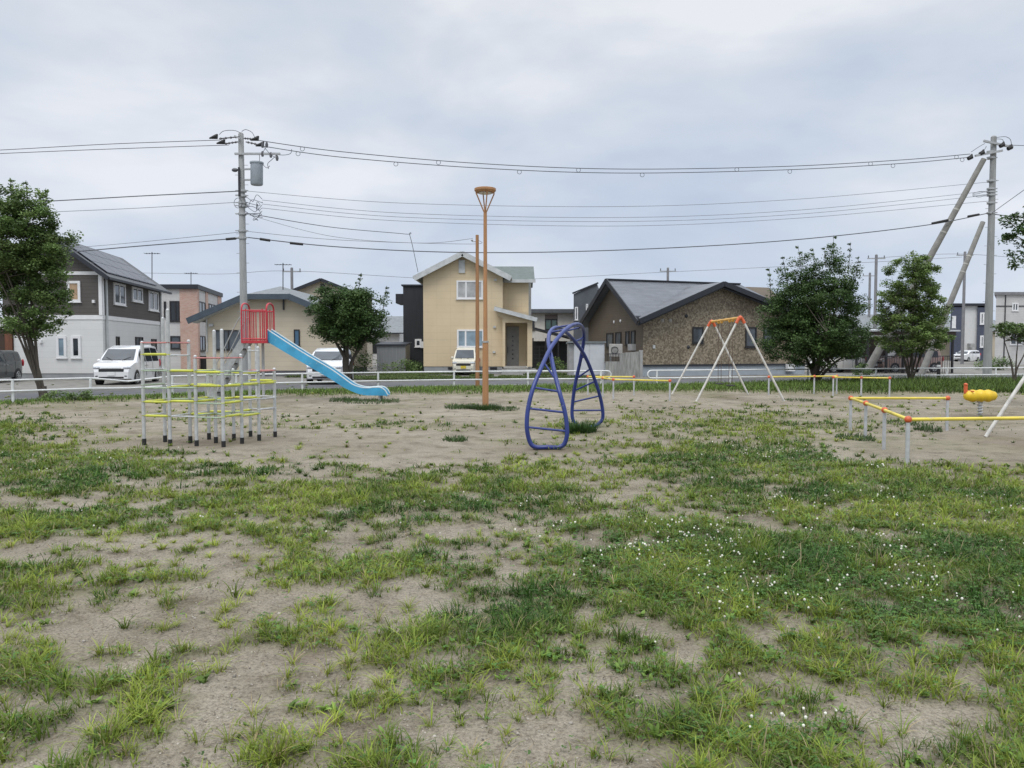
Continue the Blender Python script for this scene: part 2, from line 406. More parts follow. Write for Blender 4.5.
G_ = []; B_ = []; C_ = []
bands = [(1.5, 3.5, 150), (3.5, 5, 135), (5, 7, 100), (7, 9.5, 66), (9.5, 13, 34), (13, 18, 17), (18, 25, 9), (25, 36, 4)]
for y0, y1, cd in bands:
    ym = (y0+y1)/2
    # tufts: many blades fanning from one crown
    x, y = sample(y0, y1, cd); p, v = patch(x, y)
    keep = rng.random(len(x)) < p*1.0; x = x[keep]; y = y[keep]; p = p[keep]
    nb = 16 if ym < 8 else 12
    tx = np.repeat(x, nb); ty = np.repeat(y, nb); tp = np.repeat(p, nb); n = len(tx)
    if n:
        ts = np.repeat(rng.uniform(.5, 1.45, len(x))*(.35+1.3*fbm(x*1.6, y*1.6, 44, 3)), nb)
        ang = rng.uniform(0, 2*np.pi, n); rr = np.abs(rng.normal(0, .022, n))*(1+ym/12)
        X = tx+np.cos(ang)*rr; Y = ty+np.sin(ang)*rr
        L = ts*(.035+.055*tp)*rng.uniform(.5, 1.35, n)*(1+.02*ym)
        lean = np.clip(rng.uniform(.25, 1.25, n), 0, 1.3)
        w = rng.uniform(.0032, .0062, n)*(1+max(0, ym-4)*.17)
        P = np.stack([X, Y, ground_z(X, Y)-.004], 1)
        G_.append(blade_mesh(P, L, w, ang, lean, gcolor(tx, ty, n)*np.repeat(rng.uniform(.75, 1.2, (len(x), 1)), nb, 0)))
    # star shaped tufts standing on their own in the bare soil
    x, y = sample(y0, y1, cd*.26); p, v = patch(x, y); c_ = cover(x, y)
    keep = rng.random(len(x)) < np.clip(c_*1.3, 0, .8); x = x[keep]; y = y[keep]; nb = 26
    tx = np.repeat(x, nb); ty = np.repeat(y, nb); n = len(tx)
    if n:
        ts = np.repeat(rng.uniform(.5, 1.3, len(x)), nb); rr = np.abs(rng.normal(0, .016, n)); ang = rng.uniform(0, 6.283, n); X = tx+np.cos(ang)*rr; Y = ty+np.sin(ang)*rr
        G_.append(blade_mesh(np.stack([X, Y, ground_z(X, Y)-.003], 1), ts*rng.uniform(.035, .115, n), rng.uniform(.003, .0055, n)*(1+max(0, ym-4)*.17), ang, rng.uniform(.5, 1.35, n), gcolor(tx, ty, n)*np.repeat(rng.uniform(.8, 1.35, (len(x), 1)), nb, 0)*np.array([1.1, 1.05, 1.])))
    # single short blades as a carpet
    x, y = sample(y0, y1, cd*17); p, v = patch(x, y); keep = rng.random(len(x)) < np.clip(p*1.05-.08, 0, 1)**.8+.006
    x = x[keep]; y = y[keep]; p = p[keep]; n = len(x)
    P = np.stack([x, y, ground_z(x, y)-.004], 1)
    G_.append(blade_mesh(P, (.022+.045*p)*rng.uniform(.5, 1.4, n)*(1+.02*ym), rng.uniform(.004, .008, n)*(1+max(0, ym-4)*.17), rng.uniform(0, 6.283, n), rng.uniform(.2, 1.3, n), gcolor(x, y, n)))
    # broad leaved weeds (rosettes)
    x, y = sample(y0, y1, cd*.6); p, v = patch(x, y); zn = fbm(x*.8, y*.8, 61, 3)
    keep = (rng.random(len(x)) < np.clip(p*1.1+.04, 0, 1)*np.clip((zn-.40)*6, .06, 1)); x = x[keep]; y = y[keep]
    nb = 7; tx = np.repeat(x, nb); ty = np.repeat(y, nb); n = len(tx)
    if n:
        s = np.repeat(rng.uniform(.6, 1.3, len(x)), nb)
        jx = rng.normal(0, .008, n); jy = rng.normal(0, .008, n); P = np.stack([tx+jx, ty+jy, ground_z(tx, ty)+.002], 1)
        c = np.array([.17, .27, .055])*rng.uniform(.6, 1.35, (n, 1))*np.repeat(rng.uniform(.65, 1.25, (len(x), 1)), nb, 0)
        B_.append(blade_mesh(P, s*rng.uniform(.022, .055, n)*(1+.015*ym), s*rng.uniform(.009, .018, n)*(1+ym*.03), rng.uniform(0, 6.283, n), rng.uniform(.6, 1.2, n), c, (.35, 1.15, .85)))
# tall verge grass under the fence
x = rng.uniform(-24, 34, 190000); y = rng.uniform(17, 41, 190000); p, v = patch(x, y)
k = (rng.random(len(x)) < v)&(np.abs(x) < .72*y+2); x = x[k]; y = y[k]; n = len(x)
hh = np.interp(x, [-16, 0, 9, 16], [.14, .19, .24, .34])*(.5+fbm(x*.8, y*.8, 71, 3))
vc = np.array([.075, .145, .025])*(1-rng.random((n, 1)))+np.array([.16, .23, .045])*rng.random((n, 1))
vc = vc*np.interp(x, [-16, 6, 14], [1.1, 1.0, .72])[:, None]
G_.append(blade_mesh(np.stack([x, y, ground_z(x, y)], 1), hh*rng.uniform(.5, 1.3, n), rng.uniform(.012, .03, n), rng.uniform(0, 6.283, n), rng.uniform(.2, 1, n), vc))
# thin weeds on the gravel lot beyond the road
x = rng.uniform(-13, 5, 60000); y = rng.uniform(40.5, 50, 60000); k = fbm(x*.5, y*.5, 5, 3) > .56; x = x[k]; y = y[k]; n = len(x)
G_.append(blade_mesh(np.stack([x, y, np.zeros(n)+.03], 1), rng.uniform(.05, .2, n), rng.uniform(.02, .05, n), rng.uniform(0, 6.283, n), rng.uniform(.2, 1, n), np.array([.10, .14, .04])*rng.uniform(.6, 1.3, (n, 1))))
# tufts round lamp foot, slide foot etc.
for px, py, r, hgt, cnt in [(462, 408, .5, .12, 500), (498, 409, .6, .10, 500), (372, 402, .9, .12, 600), (455, 441, .22, .10, 200), (585, 432, .05, .05, 10), (855, 440, .35, .10, 250), (928, 430, .25, .14, 150), (905, 424, .5, .1, 200), (800, 401, .5, .1, 200), (345, 401, .5, .15, 300)]:
    c = G(px, py); a = rng.uniform(0, 6.283, cnt); q = r*np.sqrt(rng.random(cnt)); x = c.x+np.cos(a)*q; y = c.y+np.sin(a)*q*1.2
    G_.append(blade_mesh(np.stack([x, y, ground_z(x, y)], 1), hgt*rng.uniform(.4, 1.3, cnt), rng.uniform(.01, .02, cnt), rng.uniform(0, 6.283, cnt), rng.uniform(.2, 1, cnt), np.array([.06, .105, .03])*rng.uniform(.6, 1.4, (cnt, 1))))
V, F, L, C = merge(G_); print('grass faces', len(L))
tag(np_mesh('grass', V, F, L, grassmat, C), 'patchy grass tufts growing through the bare park soil', 'grass', kind='stuff')
V, F, L, C = merge(B_)
tag(np_mesh('broad_leaf_weeds', V, F, L, grassmat, C), 'low broad leaved weeds scattered among the grass patches', 'weeds', kind='stuff')
# clover: zones (pixel centre, metres) -> leaf trefoils and white heads
ZN = [(640, 548, 1.5, .95, 1.), (720, 575, 1.5, .9, .7), (860, 600, 1.7, 1.1, .55), (930, 560, 1.7, 1.1, .5), (790, 462, 1.5, 1.6, .8), (830, 470, 1.2, 1.2, .6), (95, 462, 2.1, .8, .5), (60, 470, 1.6, 1.6, .2),
      (800, 745, .32, .16, 1.), (695, 735, .2, .1, .3), (985, 640, .6, .3, .7), (492, 502, .5, .4, .5), (60, 535, .9, .3, .3), (880, 520, 2.0, 1.4, .35), (175, 532, .8, .5, .3), (650, 480, 1.5, 1.2, .25), (1000, 600, 1., .6, .5), (900, 660, .3, .1, .3)]
def cz(x, y):
    s = np.zeros(len(x))
    for px, py, rx, ry, k in ZN:
        c = G(px, py); s = np.maximum(s, k*np.exp(-(((x-c.x)/rx)**2+((y-c.y)/ry)**2)*1.2))
    return s
cl = []
for y0, y1, d in [(1.6, 4, 1500), (4, 6, 1050), (6, 8.5, 600), (8.5, 14, 220)]:
    x, y = sample(y0, y1, d); p, v = patch(x, y); k = rng.random(len(x)) < np.clip(cz(x, y)*1.3+.30*np.clip((fbm(x*1.3, y*1.3, 91, 3)-.42)*6, .12, 1), 0, 1)*np.clip(p*1.3, .03, 1); x = x[k]; y = y[k]; n = len(x)
    ym = (y0+y1)/2; z = ground_z(x, y)+rng.uniform(.02, .06, n); a0 = rng.uniform(0, 6.283, n); r = rng.uniform(.009, .015, n)*(1+max(0, ym-4)*.1)
    Vv = np.zeros((n, 3, 4, 3))
    for j in range(3):
        a = a0+j*2.094; dx = np.cos(a); dy = np.sin(a)
        for m_, (al, ac, zz) in enumerate([(.05, 0, 0), (.75, -.55, .25), (1.25, 0, .1), (.75, .55, .25)]):
            Vv[:, j, m_, 0] = x+r*(dx*al-dy*ac); Vv[:, j, m_, 1] = y+r*(dy*al+dx*ac); Vv[:, j, m_, 2] = z+r*zz*rng.uniform(-1, 1.5, n)
    c = np.array([.085, .18, .038])*rng.uniform(.6, 1.5, (n, 1)); c = np.repeat(c, 12, 0)
    cl.append((Vv.reshape(-1, 3), np.arange(n*12), np.full(n*3, 4), c))
V, F, L, C = merge(cl)
tag(np_mesh('clover_leaves', V, F, L, grassmat, C), 'clover leaves growing thickly between the grass', 'clover', kind='stuff')
fl = []
ov = np.array([(0, 0, 1), (.87, 0, .35), (.27, .83, .35), (-.7, .51, .35), (-.7, -.51, .35), (.27, -.83, .35), (.5, .36, -.55), (-.19, .59, -.55), (-.62, 0, -.55), (-.19, -.59, -.55), (.5, -.36, -.55)])
of = []
for i in range(5): of += [0, 1+i, 1+(i+1) % 5]
for i in range(5): of += [1+i, 6+i, 1+(i+1) % 5, 6+i, 6+(i+1) % 5, 1+(i+1) % 5]
of = np.array(of)
for y0, y1, d in [(2, 4, 150), (4, 6, 190), (6, 8.5, 170), (8.5, 15, 45)]:
    x, y = sample(y0, y1, d); p, v = patch(x, y); k = rng.random(len(x)) < cz(x, y)**1.3*np.clip(p*1.5, 0, 1)*np.clip((fbm(x*2.2, y*2.2, 77, 2)-.47)*7, .02, 1)+.002*p; x = x[k]; y = y[k]; n = len(x)
    z = ground_z(x, y)+rng.uniform(.05, .11, n); r = rng.uniform(.0045, .0105, n)*(1+max(0, (y0+y1)/2-6)*.06)
    Vv = np.stack([x, y, z], 1)[:, None, :]+ov[None]*r[:, None, None]
    c = np.array([.78, .76, .66])*rng.uniform(.75, 1.1, (n, 1))
    fl.append((Vv.reshape(-1, 3), (of[None]+np.arange(n)[:, None]*11).ravel(), np.full(n*15, 3), np.repeat(c, 11, 0)))
    fl.append(blade_mesh(np.stack([x, y, z-.09], 1), np.full(n, .088), np.full(n, .003), rng.uniform(0, 6, n), np.zeros(n)+.02, np.tile([.10, .15, .05], (n, 1)), (1, 1, 1)))
V, F, L, C = merge(fl)
tag(np_mesh('clover_flowers', V, F, L, stonemat, C), 'small white clover flower heads above the leaves', 'flowers', kind='stuff')
# pebbles
x, y = sample(1.8, 8, 420); n = len(x); r = rng.uniform(.0018, .006, n)*(1+(rng.random(n) < .02)*1.2)
z = ground_z(x, y); Vv = np.stack([x, y, z+r*.25], 1)[:, None, :]+ov[None]*(r[:, None, None]*np.array([1.2, 1, .7])[None, None]*rng.uniform(.7, 1.2, (n, 11, 1)))
c = np.array([.34, .31, .27])*rng.uniform(.45, 1.5, (n, 1))
tag(np_mesh('pebbles', Vv.reshape(-1, 3), (of[None]+np.arange(n)[:, None]*11).ravel(), np.full(n*15, 3), stonemat, np.repeat(c, 11, 0)), 'tiny loose stones lying on the bare soil', 'gravel', kind='stuff')
# dry dead blades / litter lying flat
x, y = sample(1.8, 10, 260); n = len(x)
V, F, L, C = blade_mesh(np.stack([x, y, ground_z(x, y)+.002], 1), rng.uniform(.012, .05, n), rng.uniform(.0015, .004, n), rng.uniform(0, 6.283, n), rng.uniform(1.9, 2.2, n), np.array([.20, .16, .10])*rng.uniform(.3, 1.7, (n, 1)))
tag(np_mesh('dry_litter', V, F, L, grassmat, C), 'dead straw and twig litter lying on the soil', 'litter', kind='stuff')

# ------------------------------------------------------------------ road, kerbs, lots
def strip(name, d0, d1, z, mat, x0=-45, x1=70, h=0.0, label=None):
    xx = np.linspace(x0, x1, 90); mb = MB(); y = fenceY(xx)
    pts = []
    for i in range(len(xx)):
        pts += [(xx[i], y[i]+d0, z), (xx[i], y[i]+d1, z)]
    k = len(xx)
    if h == 0:
        mb.add(pts, [(2*i, 2*i+2, 2*i+3, 2*i+1) for i in range(k-1)])
    else:
        lo = [(p[0], p[1], z-h) for p in pts]
        mb.add(pts+lo, [(2*i, 2*i+2, 2*i+3, 2*i+1) for i in range(k-1)]+[(2*k+2*i, 2*k+2*i+2, 2*i+2, 2*i) for i in range(k-1)]+[(2*i+1, 2*i+3, 2*k+2*i+3, 2*k+2*i+1) for i in range(k-1)])
    return tag(mb.build(name, mat, smooth=False), label, kind='structure')
strip('road', .75, 7.2, .008, asphalt)
strip('edge_line', 1.25, 1.37, .013, M('worn_line_paint', (.42, .42, .40), .8, 0, .5, 6))
strip('kerb', .55, .72, .10, kerbm, h=.12)
strip('far_kerb', 7.2, 7.36, .07, kerbm, h=.08)
mb = MB(); mb.add([(-60, 30, .004), (80, 30, .004), (80, 140, .004), (-60, 140, .004)], [(0, 1, 2, 3)])
# gravel lots lie beyond the road, following its curve
xx = np.linspace(-55, 75, 60); mb = MB(); yy = fenceY(xx)+7.0
mb.add([(a, b, .012) for a, b in zip(xx, yy)]+[(a, 150, .012) for a in xx], [(i, i+1, 61+i, 60+i) for i in range(59)])
tag(mb.build('gravel_lots', gravel, smooth=False), kind='structure')

# ------------------------------------------------------------------ white pipe fences
def fence(posts, label, loop_end, dent=False):
    P = [Vector(((p-512)/FPX*y, y, 0)) for p, y in posts]
    t = thing('pipe_fence', label, 'fence', P[0], 0, 'white pipe fences along the park edge')
    for q in P: MB().cyl(q, q+Vector((0, 0, .72)), .042, n=10).build('post', whitep, t)
    for z, name in ((.70, 'top_rail'), (.36, 'lower_rail')):
        path = []
        for i, q in enumerate(P):
            path.append(q+Vector((0, -.055 if z < .6 else 0, z)))
            if dent and i == 2: path.append(q.lerp(P[3], .45)+Vector((.0, -.05, z-.14 if z > .6 else z-.03)))
        MB().tube(path, .030, 8).build(name, whitep, t)
    e = P[-1] if loop_end == 'last' else P[0]; dr = (P[-1]-P[-2]).normalized() if loop_end == 'last' else (P[0]-P[1]).normalized()
    c = e+dr*.28+Vector((0, 0, .53)); pts = [e+Vector((0, 0, .70))]
    for k in range(13):
        a = math.pi/2-math.pi*k/12; pts.append(c+dr*(.17*math.cos(a))+Vector((0, 0, .17*math.sin(a))))
    pts.append(e+Vector((0, 0, .36)))
    MB().tube(pts, .030, 8).build('rounded_end', whitep, t)
    return t
fence(FENCE_A, 'white two rail pipe fence running left from the park entrance gap', 'last', True)
fence(FENCE_B, 'white two rail pipe fence running right from the entrance, behind the swing', 'first')

# ------------------------------------------------------------------ jungle gym
gp = {}
tops = {(0, 0): 1.77, (1, 0): 2.32, (2, 0): 1.53, (3, 0): 1.97, (0, 1): 2.2, (1, 1): 1.80, (2, 1): 1.97, (3, 1): 1.55, (1, 2): 1.22, (2, 2): 1.28, (3, 2): 1.68, (2, 3): 1.68, (3, 3): 1.28}
base0 = Vector((-6.38, 13.28, 0))
A = Vector((.502, -.115, 0)); Bv = Vector((.135, .505, 0))
t = thing('jungle_gym', 'low grey pipe climbing frame with yellow and pale green bars', 'climbing frame', base0)
for k, z in tops.items():
    q = base0+A*k[0]+Bv*k[1]; gp[k] = q
    pm = MB().tube([q, q+Vector((0, 0, z)), q+Vector((0, 0, z+.02))], [.03, .03, .012], 10).build('post', greyp, t)
    MB().cyl(q-Vector((0, 0, .02)), q+Vector((0, 0, .10)), .036, n=10).build('foot_cap', blackr, pm)
bars = [((0, 0), (1, 0), [(1.76, 'r'), (1.56, 'y'), (1.28, 'g'), (.98, 'g'), (.74, 'y'), (.50, 'y')]),
        ((1, 0), (1, 1), [(1.76, 'r'), (1.54, 'w'), (1.26, 'g'), (1.0, 'y'), (.5, 'w')]),
        ((0, 0), (0, 1), [(1.3, 'w'), (1.03, 'g'), (.74, 'y'), (.5, 'w')]),
        ((0, 1), (1, 1), [(1.54, 'w'), (1.28, 'g'), (1.02, 'w'), (.76, 'g')]),
        ((1, 0), (2, 0), [(1.28, 'y'), (.99, 'g'), (.76, 'y'), (.50, 'w')]),
        ((2, 0), (3, 0), [(1.50, 'r'), (1.26, 'y'), (1.03, 'y'), (.73, 'g'), (.49, 'g')]),
        ((2, 0), (2, 1), [(1.28, 'g'), (1.02, 'y'), (.76, 'y'), (.52, 'g')]),
        ((1, 1), (2, 1), [(1.27, 'y'), (1.02, 'y'), (.76, 'g'), (.5, 'y')]),
        ((3, 0), (3, 1), [(1.50, 'r'), (1.27, 'g'), (1.03, 'y'), (.74, 'y'), (.51, 'y')]),
        ((2, 1), (3, 1), [(1.26, 'g'), (1.0, 'g'), (.75, 'g'), (.5, 'g')]),
        ((3, 1), (3, 2), [(1.25, 'w'), (1.03, 'y'), (.75, 'w'), (.48, 'y')]),
        ((1, 1), (1, 2), [(1.02, 'g'), (.76, 'y'), (.5, 'w')]),
        ((1, 2), (2, 2), [(1.18, 'g'), (.76, 'g'), (.5, 'y')]),
        ((2, 1), (2, 2), [(1.0, 'w'), (.76, 'y'), (.5, 'g')]),
        ((2, 2), (3, 2), [(1.22, 'y'), (1.0, 'g'), (.77, 'y'), (.5, 'g')]),
        ((2, 2), (2, 3), [(1.02, 'g'), (.76, 'w'), (.5, 'y')]),
        ((2, 3), (3, 3), [(1.25, 'r'), (1.06, 'y'), (.76, 'w'), (.52, 'w')]),
        ((3, 2), (3, 3), [(1.25, 'r'), (1.03, 'y'), (.74, 'w'), (.55, 'w')]),
        ((2, 3), (3, 2), [(1.62, 'w')])]
bm_ = {'r': pinkred, 'y': yelfade, 'g': greenpale, 'w': greyp}
for a, b, ls in bars:
    for z, c in ls:
        p0 = gp[a]+Vector((0, 0, z)); p1 = gp[b]+Vector((0, 0, z)); d = (p1-p0).normalized()
        mb = MB()
        if c == 'y': mb.tube([p0+d*.05, p1-d*.05], .021, 8)
        mb.tube([p0, p1], .0135, 8)
        mb.ball(p0, .037, 6, (1, 1, .6)); mb.ball(p1, .037, 6, (1, 1, .6))
        o = mb.build('rung', bm_[c], t)

# ------------------------------------------------------------------ slide
SY = 24.9
t = thing('playground_slide', 'playground slide with blue chute, red caged platform and steel ladder', 'slide', W(258, 340, SY).xy.to_3d())
xl = W(246, 340, SY).x; xr = W(270.5, 340, SY).x; dz = W(250, 340.5, SY).z; dzt = W(250, 311, SY).z
y0, y1 = SY-.38, SY+.38
MB().box(xl-.02, xr+.02, y0-.02, y1+.02, dz-.09, dz).build('platform', redp, t)
for yy_ in (y0, y1):
    mb = MB()
    for z in (dz+.05, dzt): mb.cyl((xl, yy_, z), (xr, yy_, z), .022, n=8)
    for k in range(6):
        x_ = xl+(xr-xl)*(k+.5)/6; mb.cyl((x_, yy_, dz), (x_, yy_, dzt), .013, n=6)
    mb.build('railing', redp, t)
for yy_ in (y0+.05, y1-.05): MB().cyl((W(259.5, 340, SY).x, yy_, 0), (W(259.5, 340, SY).x, yy_, dz-.05), .05, n=10).build('leg', greyp, t)
for x_, s in ((xl, 1), (xr, -1)):
    mb = MB(); mb.tube([(x_, y0, dz-.05), (x_, y0, dzt)]+[(x_, SY-.38*math.cos(a), dzt+.24*math.sin(a)**.7) for a in np.linspace(.15, math.pi-.15, 12)]+[(x_, y1, dzt), (x_, y1, dz-.05)], .028, 8)
    mb.build('entry_arch', redp, t)
    for yy_ in (y0, y1): MB().cyl((x_+s*.13, yy_, dz), (x_+s*.13, yy_, dzt+.06), .02, n=8).build('corner_bar', redp, t)
# chute
top = [(268.8, 329.6), (305, 353), (331.5, 368.5), (345, 378), (354, 384.4), (361, 387), (368, 388), (376, 387.4), (382, 387.6), (386, 390), (388.5, 394)]
botm = [(268.8, 341), (305, 362.5), (331.5, 378), (345, 386.5), (354, 391), (361, 393.6), (368, 394.8), (376, 395), (382, 395), (386, 395.2), (388.5, 395.4)]
TP = spline([W(a, b, SY) for a, b in top], 4); BP = spline([W(a, b, SY) for a, b in botm], 4)
hw = .27
for s, nm in ((-1, 'side_panel'), (1, 'side_panel')):
    mb = MB(); vs = []; fs = []
    for a, b in zip(TP, BP):
        for yy_ in (s*hw-.02, s*hw+.02): vs += [a+Vector((0, yy_, 0)), b+Vector((0, yy_, 0))]
    n = len(TP)
    for i in range(n-1):
        k = 4*i; m_ = 4*(i+1)
        fs += [(k, k+1, m_+1, m_), (k+2, m_+2, m_+3, k+3), (k, m_, m_+2, k+2), (k+1, k+3, m_+3, m_+1)]
    fs += [(0, 2, 3, 1), (4*n-4, 4*n-3, 4*n-1, 4*n-2)]
    mb.add(vs, fs); mb.build(nm, skyb, t)
    MB().tube([a+Vector((0, s*hw, .015)) for a in TP], .024, 8).build('rim', paleedge, t)
mb = MB(); vs = []; fs = []
for a, b in zip(TP, BP):
    c = a.lerp(b, .8)
    for yy_ in (-hw, hw): vs += [c+Vector((0, yy_, 0)), c+Vector((0, yy_, -.03))]
for i in range(n-1):
    k = 4*i; m_ = k+4; fs += [(k, k+2, m_+2, m_), (k+1, m_+1, m_+3, k+3)]
mb.add(vs, fs).build('sliding_bed', galv, t)
xf = W(380.7, 395, SY).x
for yy_ in (-.2, .2): MB().cyl((xf, SY+yy_, -.02), (xf, SY+yy_, .16), .035, n=8).build('foot', greyp, t)
# ladder
lb = G(210, 400); lb.y = SY; lb.z = .0; lbx = W(211, 395, SY).x
for s in (-1, 1):
    yy_ = SY+s*.27
    MB().bar((lbx, yy_, 0), (xl, yy_, dz-.03), .05, .24, (0, 0, 1)).build('stringer', galv, t)
    hp = spline([(lbx-.05, yy_+s*.05, .15), (lbx-.03, yy_+s*.05, .75), (lbx+.35, yy_+s*.05, 1.25), (xl-.15, yy_+s*.05, dz+.62), (xl, yy_, dz+.72)], 5)
    mb = MB(); mb.tube(hp, .018, 8); q = Vector((lbx, yy_, 0)).lerp(Vector((xl, yy_, dz)), .55); mb.cyl(q, q+Vector((-.02, s*.05, .62)), .013, n=6)
    q = Vector((lbx, yy_, 0)).lerp(Vector((xl, yy_, dz)), .3); mb.cyl(q, q+Vector((-.02, s*.05, .62)), .013, n=6)
    mb.build('handrail', galv, t)
for k in range(1, 8):
    q = Vector((lbx, SY, 0)).lerp(Vector((xl, SY, dz-.04)), k/8.0)
    MB().box(q.x-.06, q.x+.06, SY-.26, SY+.26, q.z-.015, q.z+.02).build('step', darksteel, t)

# ------------------------------------------------------------------ blue twisted climber
def c6(x, y, Y): return W(500+x/4.8, 300+y/4.8, Y)
T1 = [c6(170, 706, 12.7), c6(143, 680, 12.7), c6(129, 610, 12.7), c6(135, 520, 12.75), c6(160, 420, 12.85), c6(205, 310, 13.1), c6(250, 220, 13.5), c6(315, 142, 14.1), c6(365, 116, 14.9), c6(393, 130, 15.4), c6(403, 180, 15.75), c6(388, 280, 16.0), c6(362, 400, 16.2), c6(348, 500, 16.3), c6(347, 560, 16.3), c6(362, 596, 16.3), c6(395, 612, 16.3)]
T2 = [c6(285, 706, 12.7), c6(312, 684, 12.7), c6(322, 630, 12.7), c6(312, 540, 12.75), c6(285, 440, 12.85), c6(262, 350, 13.1), c6(247, 280, 13.35), c6(233, 205, 13.7), c6(240, 155, 14.1), c6(270, 132, 14.5), c6(310, 150, 15.0), c6(360, 200, 15.5), c6(408, 270, 15.85), c6(450, 370, 16.1), c6(482, 470, 16.25), c6(494, 555, 16.3), c6(478, 590, 16.3), c6(440, 610, 16.3)]
t = thing('twisted_climber', 'blue tubular twisted arch climber with two teardrop loop feet', 'climbing frame', (.95, 14.5, 0))
S1 = spline([T2[0].lerp(T1[0], .5)]+T1+[T1[-1].lerp(T2[-1], .5)], 6); S2 = spline([T2[0].lerp(T1[0], .5)]+T2+[T1[-1].lerp(T2[-1], .5)], 6)
MB().tube(S1, .037, 12).build('arch_tube', bluep, t); MB().tube(S2, .037, 12).build('arch_tube', bluep, t)
rg = [(T1[2], T2[2]), (T1[3], T2[3]), (T1[4], T2[4]), (T1[5].lerp(T1[6], .1), T2[4].lerp(T2[5], .6)), (T1[6], T2[6].lerp(T2[7], .5)), (T1[7], T2[8]), (T1[8], T2[9]), (T1[9], T2[10]), (T1[10], T2[11]), (T1[11], T2[12]),
      (T1[11].lerp(T1[12], .8), T2[12].lerp(T2[13], .6)), (T1[12].lerp(T1[13], .35), T2[13].lerp(T2[14], .2)), (T1[13].lerp(T1[12], .1), T2[14].lerp(T2[13], .1)), (T1[14].lerp(T1[13], .5), T2[14].lerp(T2[15], .7))]
for a, b in rg: MB().cyl(a, b, .019, n=8).build('rung', bluep, t)
for q in (c6(170, 715, 12.7), c6(285, 715, 12.7), c6(380, 612, 16.3), c6(462, 612, 16.3)):
    MB().cyl((q.x, q.y, -.03), (q.x, q.y, q.z+.03), .035, n=8).build('foot', darksteel, t)

# ------------------------------------------------------------------ yellow guard rails
def guard(posts, rails, label, extra=(), z=.655):
    P = [Vector(((p-512)/FPX*y, y, 0)) for p, y in posts]
    t = thing('guard_rail', label, 'guard rail', P[0], 0, 'yellow guard rails round the play equipment')
    for i, q in enumerate(P):
        po = MB().cyl(q-Vector((0, 0, .03)), q+Vector((0, 0, z-.03)), .029, n=10).build('post', railpost, t)
        MB().ball(q+Vector((0, 0, z)), .052, 12, (1, 1, 1.0)).build('joint', orp, po)
    for a, b in rails: MB().cyl(P[a]+Vector((0, 0, z)), P[b]+Vector((0, 0, z)), .026, n=10).build('rail', yelp, t)
    return t
def gy(b): return H*FPX/(b-349.0)
guard([(948.5, gy(430.5)), (851.5, gy(430.5)), (866.7, gy(439)), (885.6, gy(450.5)), (909.4, gy(466)), (1070, gy(466)+.3), (1190, gy(466)+.5)], [(0, 1), (1, 2), (2, 3), (3, 4), (4, 5), (5, 6)], 'nearest yellow guard rail, turning a corner at the right side')
guard([(634, gy(395)), (588, gy(394.5)), (603, gy(397)), (613.5, gy(399.5)), (670, gy(401.5))], [(0, 1), (1, 2), (2, 3), (3, 4)], 'yellow guard rail on the left side of the small swing')
guard([(769, gy(395.2)), (814.5, gy(394.2)), (837, gy(393.8)), (833.6, gy(395.6)), (861.7, gy(396.3)), (890, gy(397))], [(0, 1), (1, 2), (2, 3), (3, 4), (4, 5)], 'yellow guard rail beyond the swing, in front of two trees')

# ------------------------------------------------------------------ swings
def swing(x, yn, yf, label, spread, zt=2.63, seats=True):
    t = thing('swing_set', label, 'swing', (x, yn, 0), 0, 'swing sets')
    for y_ in (yn, yf):
        for s in (-1, 1): MB().cyl((x+s*spread, y_, -.02), (x+s*.06, y_+(0.12 if y_ == yn else -.12), zt-.03), .034, n=10).build('leg', whiteswing, t)
        yy_ = y_+(.12 if y_ == yn else -.12)
        mb = MB(); mb.ball((x, yy_, zt), .075, 12)
        for s in (-1, 1): mb.cyl((x+s*.04, yy_, zt), (x+s*.13, yy_+(-.02 if y_ == yn else .02), zt-.17), .05, n=10)
        mb.build('beam_bracket', orp, t)
    MB().cyl((x, yn+.12, zt), (x, yf-.12, zt), .045, n=12).build('beam', yelor, t)
    L_ = yf-yn
    for c in (.30, .66):
        cy = yn+L_*c
        st = thing_part = None
        seat = MB().box(x-.10, x+.10, cy-.21, cy+.21, .44, .475).build('seat', blackr, t, bevel=.01)
        for s in (-1, 1):
            MB().ball((x, cy+s*.19, zt-.06), .05, 8).build('hanger', yelor, t)
            mb = MB(); k = 46; ztp = zt-.06; zb = .47
            for i in range(k):
                a = zb+(ztp-zb)*i/k; b = zb+(ztp-zb)*(i+1)/k
                d = (.011, 0) if i % 2 else (0, .011)
                mb.tube([(x-d[0], cy+s*.19-d[1], a-.004), (x-d[0], cy+s*.19-d[1], b+.004)], .004, 4); mb.tube([(x+d[0], cy+s*.19+d[1], a-.004), (x+d[0], cy+s*.19+d[1], b+.004)], .004, 4)
            mb.build('chain', darkchain, t)
darkchain = M('rusty_chain', (.14, .09, .07), .6, .4, .3, 12)
swing(7.17, 24.1, 27.8, 'A frame swing set with orange beam and two hanging seats', 1.39)
swing(10.65, 11.5, 14.6, 'swing set cut by the right picture edge, one slanted leg showing', 1.62)

